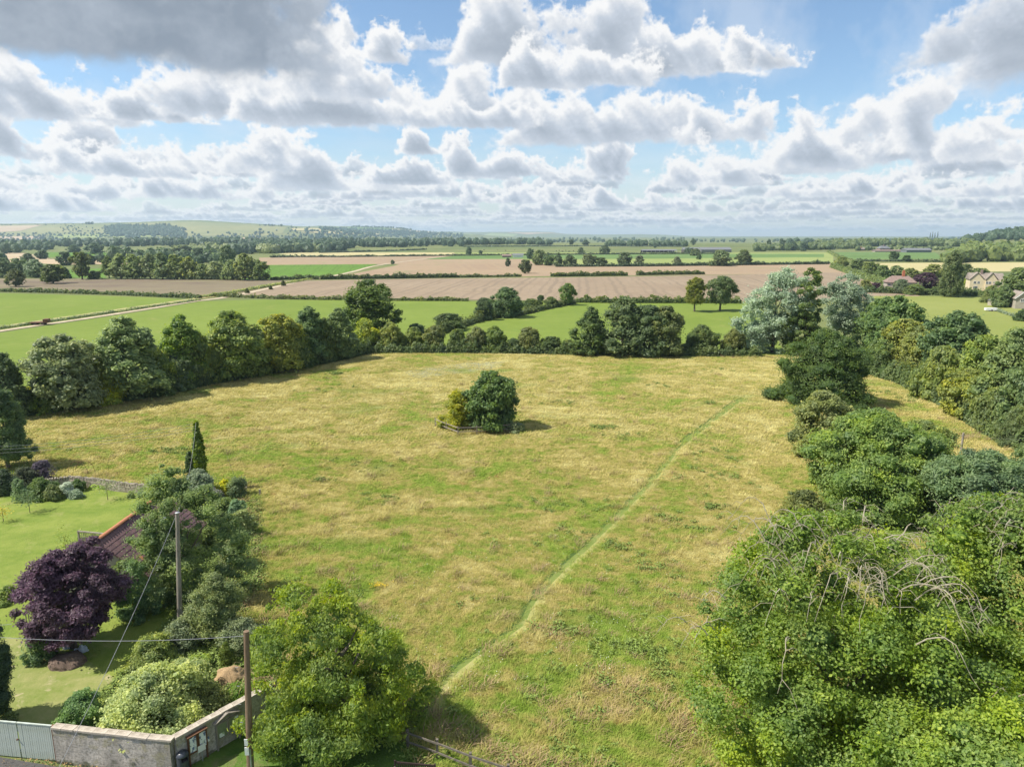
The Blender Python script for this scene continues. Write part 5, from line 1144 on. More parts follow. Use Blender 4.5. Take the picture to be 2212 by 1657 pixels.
M_BEDL = plain('bed_greenery', (.15, .21, .055), (.10, .15, .04), 1.0, .7, 0, .001, world=True)
for me in BT: me.materials[0] = M_BEDL
bed = [(380, 1075), (560, 1078), (570, 1230), (520, 1350), (600, 1480), (570, 1500), (400, 1580), (240, 1575), (230, 1500), (330, 1400), (380, 1330), (330, 1180), (360, 1100)]; bp_ = []
while len(bp_) < 7000:
    x, y = rng.uniform(225, 605), rng.uniform(1070, 1585)
    if inpoly([x], [y], bed)[0] and rng.uniform() < (y / 1585) ** -2 * .5: p = P(x, y); bp_.append((p.x, p.y, 0))
scatter('bed_weeds', 'loose weeds and grass covering the garden ground', bp_, rng.uniform(.5, 1.5, len(bp_)), rng.uniform(0, 6.28, len(bp_)), BT + [weed_mesh(9)])
M_DAISY = plain('white_flower', (.78, .78, .70), (.65, .66, .58), 3, .8, 0, .001)
wc = []
for i in range(90):
    p = P(rng.uniform(700, 1650), rng.uniform(1100, 1500)); wc += [(p.x + rng.normal() * .9, p.y + rng.normal() * .6, .26) for k in range(12) if inpoly([p.x], [p.y], MP)[0]]
C = np.array(wc); V, F = leaves(C, unit(rng.normal(size=C.shape) * .4 + [0, 0, 1]), np.full(len(C), .022), rng, .9)
setp(inst('clover_flowers', mesh_np('clover_flowers', V, F, [M_DAISY], rng.uniform(0, 1, len(C)))), 'tiny white flower heads scattered through the near meadow', kind='stuff')
# ---------------------------------------------------------------- materials of built things
def m_render():
    m, nt = mat('cement_render'); v = objc(nt)
    a = noise(nt, v, .9, 6, .65, mul=(1, 1, .45)); b = noise(nt, v, 9, 4, .7); sx = N(nt, 'ShaderNodeSeparateXYZ', inp={0: v})
    c = MIX(nt, ramp(nt, a, .36, .62), (.33, .30, .255), (.56, .51, .44)); c = MIX(nt, ramp(nt, b, .45, .75), c, (.16, .145, .12))
    lich = ramp(nt, M(nt, 'ADD', noise(nt, v, 1.7, 5, .7), M(nt, 'MULTIPLY', sx.outputs[2], .06)), .60, .68); c = MIX(nt, M(nt, 'MULTIPLY', lich, .45), c, (.30, .27, .12))
    moss = ramp(nt, M(nt, 'SUBTRACT', noise(nt, v, 2.3, 4, .65), M(nt, 'MULTIPLY', sx.outputs[2], .35)), .40, .55); c = MIX(nt, M(nt, 'MULTIPLY', moss, .75), c, (.085, .095, .045))
    br = N(nt, 'ShaderNodeTexBrick', inp={'Vector': N(nt, 'ShaderNodeCombineXYZ', inp={0: sx.outputs[0], 1: sx.outputs[2]}).outputs[0], 'Scale': 1.0, 'Mortar Size': .012, 'Brick Width': .45, 'Row Height': .225, 'Mortar Smooth': .6})
    c = MIX(nt, M(nt, 'MULTIPLY', br.outputs['Fac'], .28), c, (.15, .135, .115))
    finish(nt, c, .92, M(nt, 'ADD', b, M(nt, 'MULTIPLY', br.outputs['Fac'], -.5)), .8, .012); return m
M_RENDER = m_render()
M_COPING = plain('coping_stone', (.50, .44, .36), (.26, .22, .17), 3, .92, .6, .01)
M_GATE = plain('painted_steel', (.56, .61, .55), (.42, .46, .38), 1.6, .6, .2, .003, mul=(3, 1, .6))
M_GREYWOOD = plain('weathered_wood', (.36, .32, .26), (.20, .175, .145), 4, .9, .5, .006, mul=(1, 1, .2))
M_BROWNWOOD = plain('brown_pole_wood', (.27, .19, .125), (.145, .095, .06), 5, .85, .5, .006, mul=(1, 1, .15))
M_OAKWOOD = plain('stained_wood', (.17, .085, .045), (.09, .045, .025), 6, .7, .3, .004)
M_BENCH = plain('bench_wood', (.055, .035, .03), (.03, .02, .018), 6, .6, .3, .004)
M_STONE = plain('dry_stone', (.46, .41, .32), (.24, .205, .155), 2.5, .95, .7, .02)
M_TILE = plain('weathered_tile', (.215, .130, .125), (.110, .072, .080), 2.0, .85, .3, .004, world=True, detail=6)
M_TILE2 = plain('orange_tile', (.50, .215, .105), (.36, .15, .085), 4, .85, .3, .004)
M_WHITE = plain('white_paint', (.80, .80, .78), (.70, .70, .67), 4, .5, .05, .002)
M_GLASS = plain('window_glass', (.05, .06, .07), (.03, .035, .04), 2, .08, 0, .001, .6)
M_BIN = plain('dark_plastic', (.055, .065, .080), (.04, .045, .055), 5, .35, .1, .002, .5)
M_METAL = plain('galvanised_metal', (.50, .51, .52), (.36, .37, .38), 6, .45, .1, .002, .5, .6)
M_WIRE = plain('cable', (.30, .31, .32), (.22, .22, .23), 6, .5, .0, .001)
M_WIRED = plain('dark_cable', (.12, .12, .12), (.08, .08, .08), 6, .5, .0, .001)
M_COTSWOLD = plain('cream_stone', (.68, .58, .40), (.54, .45, .30), .8, .92, .3, .02)
M_GREYSTONE = plain('grey_house_stone', (.42, .38, .31), (.32, .28, .23), .8, .92, .3, .02)
M_SLATE = plain('stone_roof_tile', (.31, .265, .22), (.19, .16, .135), 1.2, .9, .4, .03)
M_PINKROOF = plain('clay_roof', (.27, .195, .165), (.19, .135, .115), 1.2, .9, .4, .03)
M_BRICK = plain('red_brick', (.46, .17, .09), (.33, .12, .07), 4, .9, .3, .01)
M_BARN = plain('barn_sheet', (.19, .195, .20), (.14, .145, .15), .5, .6, .1, .01)
M_BARND = plain('barn_boards', (.10, .085, .08), (.06, .05, .05), .5, .8, .1, .01)
M_COW = plain('cow_hide', (.06, .045, .04), (.02, .018, .016), 1.5, .8, 0, .01)
M_PLASTIC = plain('white_sack', (.72, .75, .80), (.50, .54, .62), 6, .45, .5, .02)
M_MULCH = plain('compost', (.23, .165, .125), (.10, .07, .055), 14, .95, 1, .03)
M_STRAW = plain('old_straw', (.52, .37, .20), (.30, .20, .11), 16, .95, 1, .03)
M_RUSTW = plain('rust_brown', (.20, .10, .06), (.12, .06, .04), 6, .8, .4, .004)
def paper_mat(name, seed, ink=(.12, .16, .30)):
    m, nt = mat(name); v = objc(nt)
    a = N(nt, 'ShaderNodeTexVoronoi', distance='CHEBYCHEV', inp={'Vector': v, 'Scale': 9.0}).outputs['Color']
    sx = N(nt, 'ShaderNodeSeparateColor', inp={0: a})
    c = MIX(nt, ramp(nt, sx.outputs[0], .62, .66), (.78, .80, .80), ink); c = MIX(nt, ramp(nt, sx.outputs[1], .82, .86), c, (.45, .50, .40))
    finish(nt, c, .5); return m
M_PAPER = paper_mat('notice_paper', 1); M_PAPER2 = paper_mat('notice_paper_green', 2, (.35, .45, .25))
def lump(name, g, sx, sy, sz, m, label, cat, seed=0, rough=.16):
    V0, F0 = ico(); rng = np.random.default_rng(seed); import bmesh
    bm = bmesh.new(); bmesh.ops.create_icosphere(bm, subdivisions=4, radius=1); from mathutils import noise as mn
    for v in bm.verts:
        n = mn.fractal(v.co * 1.6 + Vector((seed, 0, 0)), 1, 2, 5) * rough * 1.6 + mn.noise(v.co * 9 + Vector((seed, 3, 0))) * rough * .35
        v.co = Vector((v.co.x * sx, v.co.y * sy, max(-.03, v.co.z) * sz)) * (1 + n)
    me = bpy.data.meshes.new(name); bm.to_mesh(me); bm.free(); me.materials.append(m)
    for p in me.polygons: p.use_smooth = True
    o = bpy.data.objects.new(name, me); o.location = g; setp(link(o), label, cat); return o
# ---------------------------------------------------------------- roadside wall, gate
HW = 1.75
A0, A1, A2 = P(116, 1567, HW), P(369, 1595, HW), P(585, 1477, HW)
for v in (A0, A1, A2): v.z = 0
G0 = P(-120, 1546, HW); G0.z = 0
def wall_run(name, a, b, label, over=0., cope=True, seed=3):
    d = (b - a).normalized(); L = (b - a).length; rz = math.atan2(d.y, d.x); t = empty(name, a, rz); setp(t, label, 'wall')
    mb = MB(); nx = int(L / .22); 
    # rendered face with slight unevenness: grid boxes would show, so one subdivided slab
    import bmesh
    bm = bmesh.new(); bmesh.ops.create_cube(bm, size=1)
    for v in bm.verts: v.co = Vector(((v.co.x + .5) * L, v.co.y * .24, (v.co.z + .5) * (HW - .06)))
    bmesh.ops.subdivide_edges(bm, edges=bm.edges[:], cuts=18, use_grid_fill=True); from mathutils import noise as mn
    for v in bm.verts:
        v.co.y += mn.fractal(Vector((v.co.x * 1.4 + seed, 0, v.co.z * 1.4)), 1, 2, 4) * .02 * (1 if abs(v.co.y) > .1 else 0)
    me = bpy.data.meshes.new('wall_face'); bm.to_mesh(me); bm.free(); me.materials.append(M_RENDER); link(bpy.data.objects.new('wall_face', me), t)
    g = random.Random(seed); x = -.02; k = 0
    ms = []
    for q in range(4):
        mb = MB(); l = .42 + .05 * q; mb.box((.008, -.16, 0), (l, .16, .075 + .012 * (q % 2))); ms.append((l + .004, mb.mesh('coping_stone', M_COPING)))
    while x < L - .2:
        l, me = ms[g.randrange(4)]; inst('coping_stone', me, t, (x, g.uniform(-.012, .012), HW - .06), (0, 0, g.uniform(-.02, .02))); x += l
    return t, rz, L
W1t, rz1, L1 = wall_run('garden_wall', A0, A1, 'rendered grey wall facing the road, right of the pale gate')
W2t, rz2, L2 = wall_run('garden_wall', A1 + (A2 - A1).normalized() * .14, A2, 'rendered wall running away behind the notice boards', seed=9)
# the gate: two leaves of vertical boards
d = (A0 - G0).normalized(); rzg = math.atan2(d.y, d.x); gate = empty('gate', A0 - d * .10, rzg); setp(gate, 'pale green double gate of vertical boards beside the wall', 'gate')
GW, GH = 1.62, 1.72
bmz = MB(); bmz.box((.006, -.02, .06), (.094, .02, GH)); bme = bmz.mesh('board', M_GATE)
for lf in range(3):
    x1 = -lf * (GW + .03); x0 = x1 - GW
    for i in range(int(GW / .1)): inst('board', bme, gate, (x0 + i * .1 + .01, random.Random(i + lf * 40).uniform(-.003, .003), 0))
    mb = MB(); mb.box((x0, -.035, GH + .002), (x1, .03, GH + .05)); mb.build('top_rail', M_GATE, gate)
    mb = MB(); mb.box((x0, .022, .3), (x1, .06, .42)); mb.box((x0, .022, 1.3), (x1, .06, 1.42)); mb.build('back_rail', M_GATE, gate)
mb = MB(); mb.tube([(0, -.075, 0), (0, -.02, 0)], .035, 10); mb.build('handle', M_RUSTW, gate, loc=(-GW - .06, 0, .95))
mb = MB(); mb.box((.002, -.06, 0), (.08, .06, HW + .02)); mb.build('gate_post', M_RUSTW, gate)
# ---------------------------------------------------------------- notice boards, sign, bin on the second wall
def on_wall2(t, out=.16, z=0): # point along wall 2, out from its face towards the verge
    a = A1; dd = (A2 - A1).normalized(); n = Vector((dd.y, -dd.x, 0)); p = a + dd * t + n * out; p.z = z; return p
def wall_t(x, y, z):
    q = P(x, y, z); dd = (A2 - A1).normalized(); return (Vector((q.x, q.y, 0)) - A1).dot(dd)
def noticeboard(x0, x1, ztop, zbot, y0, label, gable, frame, ppm):
    t0, t1 = wall_t(x0, y0[0], ztop), wall_t(x1, y0[1], ztop); w = t1 - t0
    t = empty('notice_board', on_wall2(t0, .20), rz2); setp(t, label, 'notice board')
    h = ztop - zbot; mid = w / 2
    mb = MB(); mb.box((0, -.04, zbot), (w, .035, ztop)); mb.build('back_panel', frame, t)
    for (a, b) in ((.0, mid - .01), (mid + .01, w)):
        mb = MB(); e = .055
        mb.box((a, -.085, zbot), (b, -.042, zbot + e)); mb.box((a, -.085, ztop - e), (b, -.042, ztop)); mb.box((a, -.085, zbot + e), (a + e, -.042, ztop - e)); mb.box((b - e, -.085, zbot + e), (b, -.042, ztop - e))
        f = mb.build('frame', frame, t)
        mb = MB(); mb.box((a + e, -.052, zbot + e), (b - e, -.046, ztop - e)); 
        mb.build('glass_door', M_POSTB if gable else ppm, t)
    g = random.Random(int(x0)); 
    papers = [(.12, .1, .22, .2), (w * .80, .2, .24, .34), (w * .8, .62, .22, .2)] if gable else [(mid * .2, h * .45, .22, .3), (mid * .6, h * .3, .16, .4), (mid + .14, h * .5, .26, .3), (mid + .3, h * .18, .2, .24)]
    for px, pz, pw, ph in papers:
        mb = MB(); mb.box((0, -.006, 0), (pw, 0, min(ph, h - pz - .08))); mb.build('notice', M_PAPER if not gable else M_PAPER2, t, (px, -.055, zbot + pz))
    if gable:
        mb = MB(); p0 = Vector((-.06, -.12, ztop + .02)); p1 = Vector((mid, -.12, ztop + .26)); p2 = Vector((w + .06, -.12, ztop + .02))
        for a, b in ((p0, p1), (p1, p2)):
            mb = MB(); dd = (b - a); nn = Vector((-dd.z, 0, dd.x)).normalized() * .05
            V = [a, b, b + nn, a + nn]; V += [v + Vector((0, .26, 0)) for v in V]
            mb.add(V, [(0, 1, 2, 3), (7, 6, 5, 4), (0, 4, 5, 1), (1, 5, 6, 2), (2, 6, 7, 3), (3, 7, 4, 0)]); mb.build('roof_board', M_GREYWOOD, t)
        mb = MB(); mb.add([(0, -.03, ztop + .001), (w, -.03, ztop + .001), (mid, -.03, ztop + .25), (0, .03, ztop + .001), (w, .03, ztop + .001), (mid, .03, ztop + .25)], [(0, 1, 2), (5, 4, 3), (0, 3, 4, 1), (1, 4, 5, 2), (2, 5, 3, 0)]); mb.build('gable_panel', M_GREYWOOD, t)
        for x in (0.0, w - .07): MB().box((x, -.03, 0), (x + .07, .03, zbot - .002)).build('post', M_GREYWOOD, t)
    else:
        MB().box((-.03, -.13, ztop + .002), (w + .03, .05, ztop + .035)).build('roof_board', frame, t)
        for x in (.0, w - .06): MB().box((x, -.03, 0), (x + .06, .03, zbot - .002)).build('post', frame, t)
M_POSTB = plain('green_baize', (.22, .25, .16), (.15, .18, .11), 5, .35, 0, .001, .5)
noticeboard(402, 440, 1.55, .72, (1592, 1567), 'brown framed notice board with posters, nearest the wall corner', False, M_OAKWOOD, M_PAPER)
noticeboard(462, 512, 1.42, .62, (1563, 1535), 'pale gabled notice board with green backing', True, M_GREYWOOD, M_POSTB)
t = empty('small_sign', on_wall2(wall_t(434, 1612, .8), .26), rz2); setp(t, 'small white sign on a thin stake below the brown notice board', 'sign')
MB().box((-.02, -.01, 0), (.02, .01, .95)).build('stake', M_METAL, t); MB().box((-.17, -.03, .62), (.17, -.012, .92)).build('sign_plate', M_WHITE, t)
# litter bin
bp = P(397, 1663, .2); bp.z = 0; t = empty('litter_bin', bp, rz2); setp(t, 'dark grey litter bin with domed hood at the wall corner', 'litter bin')
MB().lathe([(.20, 0), (.23, .03), (.235, .72)], 20).build('body', M_BIN, t, smooth=False)
mb = MB(); r = .235
for k in range(20):
    a0, a1 = 2 * math.pi * k / 20, 2 * math.pi * (k + 1) / 20
    if 4.0 < (a0 + a1) / 2 < 5.4: continue
    p = [(r * math.cos(a), r * math.sin(a)) for a in (a0, a1)]; q = [(x * .9, y * .9) for x, y in p]
    mb.add([(p[0][0], p[0][1], .722), (p[1][0], p[1][1], .722), (p[1][0], p[1][1], .92), (p[0][0], p[0][1], .92), (q[0][0], q[0][1], .722), (q[1][0], q[1][1], .722), (q[1][0], q[1][1], .92), (q[0][0], q[0][1], .92)], [(0, 1, 2, 3), (7, 6, 5, 4)])
mb.build('mouth_ring', M_BIN, t)
MB().lathe([(.25, .922), (.255, .95), (.20, 1.05), (.10, 1.11), (.02, 1.12)], 20).build('hood', M_BIN, t, smooth=True)
MB().lathe([(.2, .70), (.19, .724)], 16).build('liner', M_BARND, t)
# ---------------------------------------------------------------- poles and wires
def pole(x, yb, xt, yt, m, label, n=''):
    g = P(x, yb); H = height_at(g, yt); t = empty('utility_pole', g); setp(t, label, 'pole')
    top = Vector((P(xt, yt, H).x - g.x, 0, H)); MB().tube([(0, 0, -.1), top * .33, top * .66, top], [.15, .135, .12, .105], 14).build('shaft', m, t); return t, g, H, g + top
p1, pg1, PH1, top1 = pole(389, 1352, 383, 1108, M_GREYWOOD, 'grey wooden cable pole standing in the brambles')
MB().lathe([(.13, 0), (.13, .03), (.06, .06)], 12).build('cap', M_METAL, p1, loc=top1 - pg1)
mb = MB(); mb.tube([(-.1, -.12, PH1 - .25), (-.22, -.14, PH1 - .2), (-.24, -.14, PH1 - .32)], .025, 6); mb.build('bracket', M_METAL, p1)
p2, pg2, PH2, top2 = pole(541, 1668, 532, 1363, M_BROWNWOOD, 'brown wooden pole on the verge with white plates and a grey cable guard')
a2 = Vector((-.0, -.155, 0))
MB().box((-.075, -.175, 1.42), (.075, -.150, 1.72)).build('plate', M_WHITE, p2)
MB().box((-.085, -.185, .98), (.085, -.155, 1.34)).build('plate', M_WHITE, p2)
MB().tube([(.12, -.13, 0), (.12, -.13, 1.25)], .035, 8).build('cable_guard', M_METAL, p2)
for k in range(7): MB().bar((-.13 + .26 * (k % 2), -.02, 2.4 + k * .42), (-.24 + .48 * (k % 2), -.02, 2.4 + k * .42), .02).build('climbing_step', M_METAL, p2)
def wire(a, b, sag, r, m, label, nm='overhead_wire', seg=20, cat='wire'):
    a = Vector(a); b = Vector(b); pts = [a.lerp(b, i / seg) - Vector((0, 0, sag * 4 * (i / seg) * (1 - i / seg))) for i in range(seg + 1)]
    o = pts[0].copy(); ob = MB().tube([p - o for p in pts], r, 5).build(nm, m, None, o); setp(ob, label, cat); return ob
wire(top1 - Vector((.05, .1, .15)), P(95, 1720, 3.2), .3, .010, M_WIRE, 'pale cable dropping from the grey pole to the lower left')
IV = P(437, 1060); ivtop = Vector((IV.x, IV.y, height_at(IV, 912)))
wire(top1, ivtop, .9, .010, M_WIRE, 'pale cable from the grey pole up to the ivy covered pole')
wire(top2 - Vector((0, 0, .2)), P(-160, 1362, 5.6), .35, .010, M_WIRE, 'pale cable from the brown pole out of the left edge')
wire(top1 - Vector((0, 0, .3)) + Vector((-3.2, -9, -1.2)), P(-160, 1332, 5.9), .2, .009, M_WIRE, 'thinner cable above the pale one leaving at the left edge')
for k, (y0, y1, y2) in enumerate([(918, 930, 968), (922, 936, 976), (930, 944, 985)]):
    wire(ivtop - Vector((0, 0, .1 + .28 * k)), P(-160, y1 + 40, 7.4 - .3 * k), .5, .010, M_WIRE, ['top', 'middle', 'lowest'][k] + ' one of three thin wires from the ivy covered pole to the left edge')
wire(P(1402, 1857, 0) if False else P(490, 985, 3.4), P(515, 1050, .3), .0, .012, M_METAL, 'thin stay wire slanting down beside the ivy covered pole')
# small pole and wire at the right edge
g = P(2076, 975); H = height_at(g, 935); t = empty('wire_post', g); setp(t, 'short grey post rising above the light maple at the right', 'post')
MB().tube([(0, 0, 0), (0, 0, H)], [.12, .1], 10).build('shaft', M_GREYWOOD, t); MB().bar((-.25, 0, H - .3), (.3, 0, H - .3), .06).build('crossarm', M_METAL, t)
wire(g + Vector((.1, 0, H - .25)), P(2420, 952, 3.0), .3, .010, M_WIRED, 'dark wire from the short post to the right edge')
# ---------------------------------------------------------------- post and rail fence at the bottom
def rail_fence(pts, ph, label, m, rails=2, pw=.11, first=.0, name='post_and_rail_fence', cat='fence', rw=.085):
    o = pts[0].copy(); t = empty(name, o); setp(t, label, cat); g = random.Random(int(o.x * 7))
    for p in pts: MB().box((-pw / 2, -pw / 2, -.1), (pw / 2, pw / 2, ph * g.uniform(.97, 1.06))).build('post', m, t, p - o, (0, 0, g.uniform(-.1, .1)))
    for a, b in zip(pts[:-1], pts[1:]):
        for k in range(rails):
            z = ph * (.86 - k * .42); MB().bar(a - o + Vector((0, -pw * .62, z + g.uniform(-.015, .015))), b - o + Vector((0, -pw * .62, z + g.uniform(-.02, .02))), .04, rw).build('rail', m, t)
    return t
def PG(x, y, z): q = P(x, y, z); return Vector((q.x, q.y, 0))
fpts = [PG(880, 1574, 1.05), PG(944, 1596, 1.05), PG(1016, 1624, 1.05), PG(1098, 1650, 1.05), PG(1190, 1668, 1.05)]
rail_fence(fpts, 1.05, 'dark two rail wooden fence between the verge and the meadow', plain('old_rail_wood', (.19, .165, .135), (.10, .085, .07), 4, .9, .5, .006))
# enclosure round the two trees
e1 = [PG(940, 903, 1.1), PG(989, 921, 1.1), PG(1030, 920, 1.1), PG(1072, 917, 1.1), PG(1114, 913, 1.1)]
e1.append(e1[4] + (e1[0] - e1[1]) * .9); e1.insert(1, e1[0].lerp(e1[1], .5))
rail_fence(e1, 1.1, 'pale rail fence enclosing the two trees in the meadow', plain('pale_rail_wood', (.36, .31, .25), (.22, .19, .15), 4, .9, .3, .004), 2, .10, rw=.09)
# bench at the bottom edge
bc = P(896, 1649, .86); bc.z = 0; t = empty('bench', bc, -.12); setp(t, 'dark wooden slatted bench at the bottom edge of the picture', 'bench')
bw = .80
MB().box((-bw, -.02, .80), (bw, .03, .88)).build('top_rail', M_BENCH, t); MB().box((-bw, -.02, .46), (bw, .03, .52)).build('lower_rail', M_BENCH, t)
sl = MB().box((-.02, -.01, .522), (.02, .018, .798)).mesh('back_slat', M_BENCH)
for i in range(17): inst('back_slat', sl, t, (-bw + .1 + i * (2 * bw - .2) / 16, .0, 0))
ss = MB().box((-bw, 0, .42), (bw, .07, .445)).mesh('seat_slat', M_BENCH)
for i in range(5): inst('seat_slat', ss, t, (0, -.10 - i * .09, 0))
for s in (-1, 1):
    MB().box((s * bw - .035 + (.04 if s > 0 else -.04) * 1, -.03, 0), (s * bw + .035 + (.04 if s > 0 else -.04), .04, .93)).build('leg', M_BENCH, t)
    MB().box((s * bw - .035 + (.04 if s > 0 else -.04), -.56, 0), (s * bw + .035 + (.04 if s > 0 else -.04), -.49, .62)).build('leg', M_BENCH, t)
    MB().box((s * bw - .035 + (.04 if s > 0 else -.04), -.58, .622), (s * bw + .035 + (.04 if s > 0 else -.04), -.032, .66)).build('armrest', M_GREYWOOD, t)
# ---------------------------------------------------------------- garage with pantile roof
Rz = 4.0; R0 = P(205, 1169, Rz); R1 = P(352, 1064, Rz)
dr = (R1 - R0); dr.z = 0; Lr = dr.length; rr = math.atan2(dr.y, dr.x); gar = empty('garage', Vector((R0.x, R0.y, 0)), rr); setp(gar, 'low garden building with weathered pantile roof and orange ridge behind the plum tree', 'building')
run, drop = 3.0, 2.3      # local -Y is the slope we see
for s in (-1,):
    pass
wm = MB(); wm.box((.2, -run + .35, 0), (Lr - .2, run - .35, Rz - drop + .05)); wm.build('wall', M_GREYSTONE, gar)
mb = MB(); 
for x in (.2, Lr - .45): mb.add([(x, -run + .35, Rz - drop + .052), (x + .25, -run + .35, Rz - drop + .052), (x + .25, run - .35, Rz - drop + .052), (x, run - .35, Rz - drop + .052), (x, 0, Rz - .16), (x + .25, 0, Rz - .16)], [(0, 3, 2, 1), (0, 1, 5, 4), (3, 4, 5, 2), (0, 4, 3), (1, 2, 5)])
mb.build('gable', M_GREYSTONE, gar)
for s in (1, -1):
    mb = MB(); V = [(0, 0, Rz - .06), (Lr, 0, Rz - .06), (Lr, s * run, Rz - drop - .06), (0, s * run, Rz - drop - .06)]; V += [(a, b, c - .06) for a, b, c in V]
    mb.add(V, [(0, 1, 2, 3), (7, 6, 5, 4), (0, 4, 5, 1), (1, 5, 6, 2), (2, 6, 7, 3), (3, 7, 4, 0)]); mb.build('roof_deck', M_TILE, gar)
def pantile_mesh(name, m, w=.25, l=.37):
    mb = MB(); prof = [(0, .0), (.04, -.012), (.09, -.016), (.14, .0), (.18, .028), (.215, .038), (.25, .02), (.262, .0)]
    V = [];
    for yy, zz in ((0, .018), (-l, .018 + .022)):
        V += [(x * w / .25, yy, zz + z) for x, z in prof]
    n = len(prof); V += [(x * w / .25, -l, .018 + z - .004) for x, z in prof]
    mb.add(V, [(i, n + i, n + i + 1, i + 1) for i in range(n - 1)] + [(n + i, 2 * n + i, 2 * n + i + 1, n + i + 1) for i in range(n - 1)]); return mb.mesh(name, m)
slen = math.hypot(run, drop); sa = math.atan2(drop, run); nc, nr = int(Lr / .25), int(slen / .34)
tm = pantile_mesh('roof_tile', M_TILE); tm2 = pantile_mesh('roof_tile', M_TILE2); g = random.Random(4); cnt = 0; rest = MB()
Rm = Matrix.Rotation(-0.0, 4, 'X')
for c in range(nc):
    for r_ in range(nr):
        s0 = r_ * .34; y = -s0 * math.cos(sa); z = Rz - .045 - s0 * math.sin(sa)
        if cnt < 300 and c < 25:
            inst('roof_tile', tm2 if g.random() < .012 or (c * 7 + r_ * 3) % 29 == 0 and c > 14 else tm, gar, (c * .25 + g.uniform(-.004, .004), y, z), (sa + g.uniform(-.01, .01), g.uniform(-.01, .01), 0)); cnt += 1
        else:
            m4 = Matrix.Translation((c * .25, y, z)) @ Matrix.Rotation(sa, 4, 'X'); rest.add([m4 @ v.co for v in tm.vertices], [tuple(p.vertices) for p in tm.polygons])
o = rest.build('roof_tile_field', M_TILE, gar); o['kind'] = 'stuff'
rt = MB(); n = 7
for q in range(2):
    pass
V, F = [], []
for xx in (0, .44):
    for k in range(n):
        a = math.pi * k / (n - 1); V.append((xx, math.cos(a) * .15, math.sin(a) * .12))
F = [(k, n + k, n + k + 1, k + 1) for k in range(n - 1)]; rt.add(V, F); rtm = rt.mesh('ridge_tile', M_TILE2)
for i in range(int(Lr / .43)): inst('ridge_tile', rtm, gar, (i * .43, 0, Rz - .02 + g.uniform(-.006, .006)), (0, g.uniform(-.02, .02), 0))
# trellis beyond the garage
T0, T1 = PG(168, 1146, 1.8), PG(240, 1153, 1.8); dt = T1 - T0; tr = empty('trellis', T0, math.atan2(dt.y, dt.x)); setp(tr, 'grey wooden trellis with climbing plant left of the garage', 'trellis'); LT_ = dt.length
MB().box((-.03, -.05, 1.72), (LT_, .05, 1.80)).build('top_rail', M_GREYWOOD, tr)
MB().box((-.03, -.04, 0), (.05, .04, 1.718)).build('post', M_GREYWOOD, tr); MB().box((LT_ - .08, -.04, 0), (LT_, .04, 1.718)).build('post', M_GREYWOOD, tr)
vs = MB().box((-.012, -.012, .25), (.012, -.001, 1.718)).mesh('upright_slat', M_GREYWOOD)
for i in range(int(LT_ / .15)): inst('upright_slat', vs, tr, (.12 + i * .15, 0, 0))
hs_ = MB().box((.05, .001, 0), (LT_ - .08, .012, .024)).mesh('cross_slat', M_GREYWOOD)
for i in range(10): inst('cross_slat', hs_, tr, (0, 0, .28 + i * .15))
hedge('climbing plant on the grey trellis', [(172, 1182), (238, 1188)], 1.2, .35, (.13, .18, .05), .07, 81, 'climbing_plant', 1.2, 'plant')
# ---------------------------------------------------------------- dry stone wall
SW = [PG(98, 1035, .9), PG(150, 1029, .9), PG(200, 1033, .9), PG(260, 1042, .9), PG(330, 1049, .9), PG(430, 1054, .9)]
sw = empty('dry_stone_wall', SW[0]); setp(sw, 'dry stone wall with upright coping stones between lawn and meadow', 'wall')
def stone_mesh(seed, w, d, h):
    g = random.Random(seed); mb = MB(); mb.box((-w / 2, -d / 2, 0), (w / 2, d / 2, h)); mb.v = [(x * g.uniform(.75, 1.1), y * g.uniform(.8, 1.1), z * g.uniform(.8, 1.15)) for x, y, z in mb.v]; return mb.mesh('stone', M_STONE)
cs = [stone_mesh(i, .10, .42, .26) for i in range(5)]; fs = [stone_mesh(20 + i, .30, .16, .13) for i in range(5)]; g = random.Random(12); nco = nface = 0; restm = MB()
for a, b in zip(SW[:-1], SW[1:]):
    L = (b - a).length; dd = (b - a).normalized(); rz = math.atan2(dd.y, dd.x); nn = Vector((dd.y, -dd.x, 0))
    MB().bar(a - SW[0] + Vector((0, 0, .33)), b - SW[0] + Vector((0, 0, .33)), .36, .66).build('wall_core', M_STONE, sw)
    x = 0
    while x < L:
        p = a - SW[0] + dd * x; inst('coping_stone', cs[g.randrange(5)], sw, (p.x, p.y, .66), (g.uniform(-.1, .1), g.uniform(-.25, .25), rz + g.uniform(-.15, .15))); x += g.uniform(.11, .16); nco += 1
    for row in range(5):
        x = g.uniform(0, .2)
        while x < L:
            p = a - SW[0] + dd * x + nn * .17; m4 = Matrix.Translation((p.x, p.y, .01 + row * .13)) @ Matrix.Rotation(rz, 4, 'Z'); me = fs[g.randrange(5)]
            restm.add([m4 @ v.co for v in me.vertices], [tuple(q.vertices) for q in me.polygons]); x += g.uniform(.24, .36)
o = restm.build('face_stones', M_STONE, sw); o['kind'] = 'stuff'
# arched metal frame
g0 = P(170, 1032); t = empty('garden_arch', g0); setp(t, 'thin dark metal arch standing by the stone wall', 'garden arch')
for s in (0, .5): MB().tube([(s + .9 * math.cos(a), s * .6, .5 + 1.1 * math.sin(a)) for a in np.linspace(0, math.pi, 12)], .018, 5).build('hoop', M_RUSTW, t)
# fence stakes at the garden corner
for x, yb, yt, lb in [(532, 1063, 1055, 'left one of two short stakes at the garden corner'), (562, 1072, 1057, 'right one of two short stakes at the garden corner')]:
    g0 = P(x, yb); H = max(.5, height_at(g0, yt)); setp(MB().box((-.07, -.07, 0), (.07, .07, H)).build('stake', M_GREYWOOD, None, g0), lb, 'stake')
